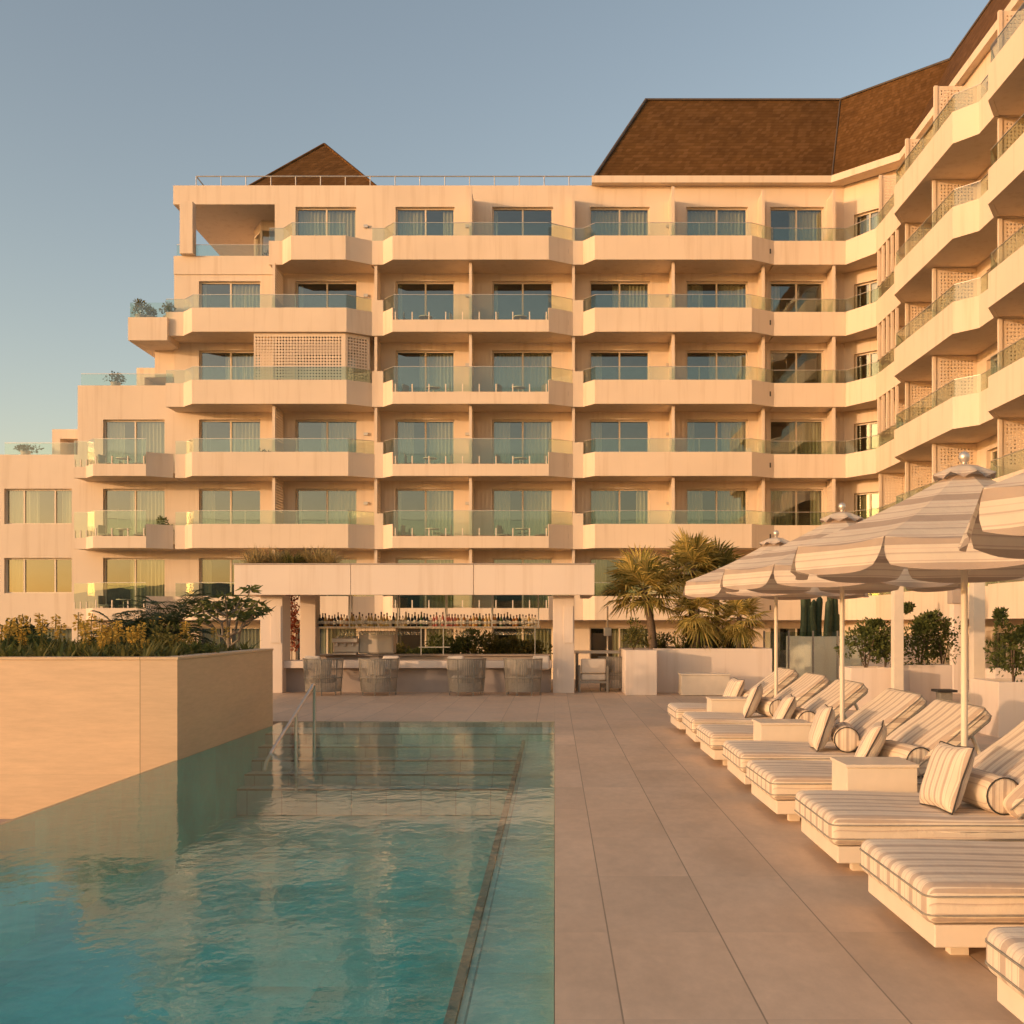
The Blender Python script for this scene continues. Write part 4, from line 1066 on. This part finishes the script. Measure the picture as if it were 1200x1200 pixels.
FP = [flower_plant(rg, h) for h in (.42,.5,.58,.66,.48)]
for i in range(95):
    x = PL - .35 - (rg.random()**.8)*7.6; y = rg.uniform(12.9, 16.1); f_, s_, l_ = FP[i % 5]
    o = thing('flowering_plant', 'yellow spiked flowering plant in the travertine planter', 'flowering plant', (x, y, 1.12), rg.uniform(0,6.28), 'yellow flowering plants in the planter')
    inst('leaves', f_, o); [inst('stem', q_, o) for q_ in s_]; [inst('flower_spike', q_, o) for q_ in l_]; q = rg.uniform(.75,1.15); o.scale = (q,q,q)
def cycad(x, y, z, ln, n, seed, label, mt='leaf_dark', h=.25):
    r = random.Random(seed); o = thing('cycad', label, 'cycad', (x,y,z)); b = MB(); b.tube([(0,0,0),(0,0,h)], .1, 8); b.build('trunk', M['bark'], o); b = MB()
    for i in range(n):
        a = i*2.399; e = r.uniform(.25,1.2); frond(b, Vector((0,0,h)), Vector((math.cos(a)*math.cos(e), math.sin(a)*math.cos(e), math.sin(e))), ln*r.uniform(.8,1.1), r, ll=ln*.2, sag=.45)
    b.build('crown', M[mt], o)
cycad(fx(150,15.5), 15.4, 1.1, 1.0, 26, 31, 'dark feathery cycad behind the yellow flowers, left one')
cycad(fx(192,16.0), 15.9, 1.1, 1.15, 28, 32, 'dark feathery cycad nearest the frangipani tree')
cycad(fx(215,20), 19.5, .6, 1.6, 26, 33, 'tall dark cycad behind the planter beside the frangipani', 'leaf_dark', 1.0)
# frangipani tree
o = thing('frangipani_tree', 'small bare stemmed tree with drooping leaf whorls left of the bar', 'tree', (fx(270,21), 21, .22))
b = MB(); tips = []; rt = random.Random(4)
b.tube([(.05,0,0),(.0,0,.7),(-.06,.02,1.25)], [.06,.05,.045], 8)
for k in range(7):
    a = k*2.399; rr_ = .22+.10*(k % 3); p0 = Vector((-.03,0,.95+.05*k)); p1 = Vector((math.cos(a)*rr_, math.sin(a)*rr_*.8, 1.35+.12*(k % 4)))
    b.tube([p0, (p0+p1)/2+Vector((math.cos(a)*.07,0,-.05)), p1], [.03,.027,.024], 6)
    for q in range(3):
        a2 = a + (q-1)*1.0 + rt.uniform(-.3,.3); ln = rt.uniform(.28,.5); p2 = p1 + Vector((math.cos(a2)*ln, math.sin(a2)*ln*.8, rt.uniform(.12,.5)))
        b.tube([p1, (p1+p2)/2+Vector((math.cos(a2)*.05,0,-.03)), p2], [.022,.02,.018], 6); tips.append(p2)
b.build('trunk', M['palebark'], o); b = MB()
for q in tips:
    for i in range(15):
        a = i*2.399; dd = Vector((math.cos(a), math.sin(a), rt.uniform(-.55,.45))); leaf(b, q, dd, rt.uniform(.22,.36), .07, rt, 0, -.5)
b.build('crown', M['leaf'], o); o.scale = (.98, .98, .98)
# dark hedge pieces behind the planter and the bar
def shrub(x, y, z, rx, rz_, n, label, seed, mt='leaf_dark', ln=.1, wd=.05, grp=None, name='shrub', tall=None):
    r = random.Random(seed); o = thing(name, label, 'shrub', (x,y,z), 0, grp); b = MB()
    bush_mesh(b, (0,0,rz_+.1), rx, rx*.8, rz_, n, ln, wd, r, clumps=14)
    if tall:
        for q in range(tall[0]): bush_mesh(b, (rx*.5*math.sin(q*2.1), 0, rz_*1.3+tall[1]*(q+1)/tall[0]), rx*.35, rx*.3, tall[1]/tall[0]*.8, n//5, ln, wd, r, clumps=5)
    b.build('foliage', M[mt], o); b = MB()
    for i in range(5): b.tube([(0,0,0),(r.uniform(-.4,.4)*rx, r.uniform(-.4,.4)*rx, rz_*1.2)], .012, 5)
    b.build('stem', M['bark'], o); return o
shrub(fx(292,23), 22.6, .35, .55, .35, 500, 'dark clipped shrub at the foot of the left bar pillar', 41)
for i, (a, hz, mt) in enumerate(((455,.25,'leaf_olive'),(490,.22,'leaf'),(522,.4,'leaf'),(550,.5,'leaf'),(578,.42,'leaf_olive'),(602,.38,'leaf_olive'),(622,.35,'leaf_olive'))):
    shrub(fx(a,28.5), 28.5, .45, .62, hz, 1000, 'leafy green shrub behind the bar counter', 50+i, mt, .12, .06, 'shrubs behind the bar')
b = MB(); rr = random.Random(77)
for i in range(520): leaf(b, Vector((rr.gauss(0,.09), rr.gauss(0,.09), rr.uniform(.0,1.55))), rnd_unit(rr), .09, .055, rr)
o = thing('red_climber', 'tall red leafed climber inside the left end of the bar', 'climber', (fx(342,26.6), 26.6, .95)); b.build('foliage', M['red_flower'], o)
b = MB(); b.tube([(0,0,-.9),(0,0,1.5)], .015, 5); b.lathe([(.16,-.95),(.22,-.5),(.21,-.45)], n=14); b.build('stem', M['bark'], o)
# right side: planters with shrubs, posts, cactus, glass fence
def box_planter(x0, x1, y0, y1, h, label):
    o = thing('box_planter', label, 'planter', (x0, y0, 0), 0, 'white box planters along the deck'); b = MB()
    w2, d2 = x1-x0, y1-y0; t_ = .05
    b.bbox(0, w2, 0, t_, 0, h, .008); b.bbox(0, w2, d2-t_, d2, 0, h, .008); b.box(0, t_, t_+.001, d2-t_-.001, 0, h-.001); b.box(w2-t_, w2, t_+.001, d2-t_-.001, 0, h-.001); b.build('wall', M['white'], o)
    b = MB(); b.box(t_, w2-t_, t_, d2-t_, h-.25, h-.08); b.build('soil', M['soil'], o)
box_planter(fx(997,19.4), fx(1045,19.4), 19.4, 20.2, .80, 'white box planter with two shrubs left of the pergola post')
box_planter(fx(1066,20.2), fx(1116,20.2), 20.2, 21.0, .82, 'white box planter with a wide shrub between two posts')
box_planter(6.37, 7.4, 14.7, 15.7, .80, 'white box planter at the picture edge with a slim bush')
box_planter(8.0, 9.2, 18.6, 19.4, .80, 'white box planter hidden behind the pergola post')
shrub(fx(1015,19.8), 19.8, .70, .55, .52, 1500, 'bright green shrub in the left white box planter', 61, 'leaf', .075, .042, tall=(2,.25))
shrub(fx(1037,20), 20.0, .70, .34, .50, 900, 'slim green shrub beside the pergola post', 62, 'leaf', .075, .042)
shrub(fx(1078,20.6), 20.6, .72, .62, .55, 1700, 'wide dense shrub between the two white posts', 63, 'leaf', .075, .042, tall=(3,.5))
shrub(fx(1104,20.8), 20.8, .72, .46, .50, 1100, 'shrub half behind the right white post', 64, 'leaf', .075, .042)
shrub(fx(1187,15.2), 15.2, .70, .40, .46, 1000, 'slim bush with loose twigs at the picture edge', 65, 'leaf', .07, .04, tall=(3,.45))
pg = thing('pergola', 'white pergola frame on square posts behind the loungers', 'pergola', (6.6, 16.0, 0))
def post(x, y): b = MB(); b.bbox(x-6.6-.09, x-6.6+.09, y-16-.09, y-16+.09, 0, 2.448, .006); b.build('post', M['pole'], pg)
for x, y in ((fx(1145,16.1),16.1),(fx(1051.5,19.1),19.1),(9.6,16.1),(9.6,19.1)): post(x, y)
b = MB(); b.bbox(-.2,3.15,-.02,.2,2.45,2.6,.006); b.bbox(-.3,3.15,3.0,3.2,2.45,2.6,.006)
for i in range(7): b.box(-.1+.5*i,-.04+.5*i,-.15,3.35,2.603,2.68)
b.build('beam', M['pole'], pg)
o = thing('garden_pillar', 'pale square pillar standing behind the pergola posts', 'pillar', (fx(1121,24), 24, 0)); b = MB(); b.bbox(-.12,.12,-.12,.12,0,2.1,.01); b.build('shaft', M['white'], o); b = MB(); b.bbox(-.16,.16,-.16,.16,2.102,2.55,.01); b.build('capital', M['counter_front'], o)
# cactus bed
o = thing('cactus_bed', 'curved white raised bed with tall cactus behind the glass fence', 'raised bed', (9.0, 30.2, 0)); b = MB()
arcp = [(1.9*math.cos(R(a))*1.0, .9*math.sin(R(a))) for a in range(180, 361, 12)]
b.prism(arcp + [(1.9,1.2),(-1.9,1.2)], 0, 1.25); b.build('wall', M['white'], o)
for i in range(9):
    x = fx(940+ i*5.6, 30.6); y = 30.5+rg.uniform(-.3,.4); h = rg.uniform(.9,1.7) if i < 8 else .7; b = MB(); n = 14; vs = []; fs = []; rws = 12
    for q in range(rws+1):
        t = q/rws; rad = .09*(1 if t < .85 else math.sqrt(max(0.02, 1-((t-.85)/.15)**2)))
        for k in range(n): a = 2*math.pi*k/n; rr_ = rad*(1+.16*(-1)**k); vs.append((rr_*math.cos(a)+.03*math.sin(t*3+i), rr_*math.sin(a), h*t))
    for q in range(rws):
        for k in range(n): fs.append((q*n+k, q*n+(k+1)%n, (q+1)*n+(k+1)%n, (q+1)*n+k))
    b.add(vs, fs, 0, True); o = b.build('column_cactus', M['cactus'], None, (x, y, 1.251)); tag(o, 'ribbed green column cactus in the curved white bed', 'cactus', 'column cacti in the white bed')
o = thing('glass_fence', 'frameless glass fence with thin posts behind the farthest loungers', 'fence', (5.3, 26.0, 0)); b = MB()
for i in range(4): b.box(.05+i*.62,.05+i*.62+.6,-.006,.006,.08,1.42)
b.build('glass_panel', M['rail_glass'], o)
for i in range(5): b = MB(); b.box(.0+i*.62,.04+i*.62,-.02,.02,0,1.45); b.build('post', M['cane'], o)
# second row behind: striped daybeds and a small table
for lab, y in (('striped daybed glimpsed behind the backrests under the pergola', 17.2), ('second striped daybed glimpsed by the box planter', 13.4)):
    o = thing('daybed', lab, 'daybed', (7.3, y, 0), 0, 'striped daybeds under the pergola')
    b = MB(); b.bbox(0,2.0,0,1.0,.10,.26,.008); b.build('base', M['pole'], o); b = MB(); b.rbox(-.02,1.4,-.02,1.02,.262,.46,.055,3,0,True,4); b.build('mattress', M['stripe_y'], o)
    b = MB(); b.rbox(1.42,1.6,-.02,1.02,.262,.95,.055,3,0,True,4); b.build('backrest', M['stripe_y'], o)
o = thing('low_side_table', 'small dark topped table beside the glimpsed daybed', 'side table', (fx(1112,16.6), 16.8, 0)); b = MB(); b.bbox(-.16,.16,-.16,.16,.52,.56,.005); b.build('table_top', M['dark'], o); b = MB(); b.bbox(-.1,.1,-.1,.1,0,.518,.005); b.build('body', M['cane'], o)
# ------------------------------------------------------------------ balcony furniture and plants
OR = ['top', 'second', 'third', 'fourth', 'fifth', 'sixth']
def bal_table():
    b = MB(); b.lathe([(.30,.62),(.30,.65)], n=14); b.lathe([(.02,.02),(.02,.619)], n=8); b.lathe([(.2,0),(.2,.018)], n=12); return b.mesh('balcony_table', M['pole'])
def bal_chair():
    b = MB(); b.rbox(-.24,.24,-.24,.24,.36,.42,.025,2); b.rbox(-.24,.24,.20,.26,.43,.80,.025,2)
    for x in (-.21,.21):
        for y in (-.21,.21): b.box(x-.015,x+.015,y-.015,y+.015,0,.359)
    return b.mesh('balcony_chair', M['cane'])
BTm, BCm = bal_table(), bal_chair()
for k in range(1, 6):
    for nm, cpx in (('left', 500), ('right', 612)):
        if k == 5: continue
        z = ZB[k]+.243; where = f'{nm} half of the {OR[k]} balcony down, above the bar'
        o = inst('balcony_table', BTm, None, (fx(cpx, DR)+rg.uniform(-.25,.25), DR+.35, z)); tag(o, 'small round table on the ' + where, 'table', 'balcony tables')
        for q in (-1, 1):
            o = inst('balcony_chair', BCm, None, (fx(cpx, DR)+q*rg.uniform(.7,.85), DR+rg.uniform(.3,.5), z), -q*1.4+rg.uniform(-.3,.3)); tag(o, f'chair {"left" if q < 0 else "right"} of table, ' + where, 'chair', 'balcony chairs')
for k in (3,4,5):
    where = f'the {["upper","middle","lower"][k-3]} balcony of the low left wing'; z = ZB[k]+.243
    o = inst('balcony_table', BTm, None, (fx(140, DR), DR+.4, z)); tag(o, 'small round table on ' + where, 'table', 'balcony tables')
    for q in (-1,1):
        o = inst('balcony_chair', BCm, None, (fx(140, DR)+q*.72, DR+.4, z), -q*1.4); tag(o, f'chair {"left" if q < 0 else "right"} of table on ' + where, 'chair', 'balcony chairs')
def pot_plant(x, y, z, h, rx, label, seed, mt='leaf', potm='counter_front'):
    r = random.Random(seed); o = thing('potted_plant', label, 'potted plant', (x,y,z)); b = MB(); b.lathe([(.16,0),(.22,.32),(.20,.33)], n=12); b.build('pot', M[potm], o)
    b = MB(); bush_mesh(b, (0,0,.3+h*.5), rx, rx, h*.5, 260, .13, .06, r, clumps=9); b.build('foliage', M[mt], o)
pot_plant(fx(188,DR), DR+.5, ZB[4]+.243, .9, .35, 'leafy potted plant on the middle balcony of the low left wing', 81)
pot_plant(fx(303,DR), DR+.6, ZB[3]+.243, .8, .45, 'round potted plant behind the glass of the fourth balcony', 82, 'leaf_dark')
pot_plant(fx(162,43.6), 43.8, ZB[1]+.72, .7, .40, 'left potted shrub on the jutting side terrace', 83, 'leaf_olive')
pot_plant(fx(174,43.9), 44.0, ZB[1]+.72, .45, .35, 'low potted shrub between the two taller ones on the side terrace', 84, 'leaf')
pot_plant(fx(196,43.9), 44.0, ZB[1]+.72, .7, .28, 'right potted shrub on the jutting side terrace', 85, 'leaf_olive')
pot_plant(fx(132,45), 45.3, 11.96, .45, .5, 'dark potted bush on the roof of the low left wing', 86, 'leaf_dark')
pot_plant(fx(30,45.5), 45.5, 8.97, .3, .6, 'wide dark bush on the lowest roof terrace', 87, 'leaf_dark')
pot_plant(fx(311,45), 45.1, ZB[0]+.203, .75, .2, 'slim potted plant on the covered roof terrace', 88, 'leaf_dark')

for i in range(9):  # unseen shrub row added left of the frame to cast shade on the bar
    x = -9.2 - i*.95; shrub(x, 14.9+rg.uniform(-.5,.6), 1.1, .75, rg.uniform(.45,.68), 420, 'tall leafy shrub added out of view in the travertine planter to shade the bar', 90+i, 'leaf', .14, .07, 'added shade shrubs out of view in the planter')

for i in range(16):
    x = PL - .5 - rg.random()*7.2; y = rg.uniform(13.0, 16.0); b = MB(); hh = rg.uniform(.16,.34); bush_mesh(b, (0,0,hh*.9), rg.uniform(.28,.5), .32, hh, 420, .085, .035, rg, clumps=10)
    tag(b.build('low_shrub', M[('leaf','leaf_olive','leaf_dark','leaf')[i % 4]], None, (x, y, 1.12)), 'low mounded shrub among the yellow flowers in the travertine planter', 'shrub', 'low shrubs in the travertine planter')
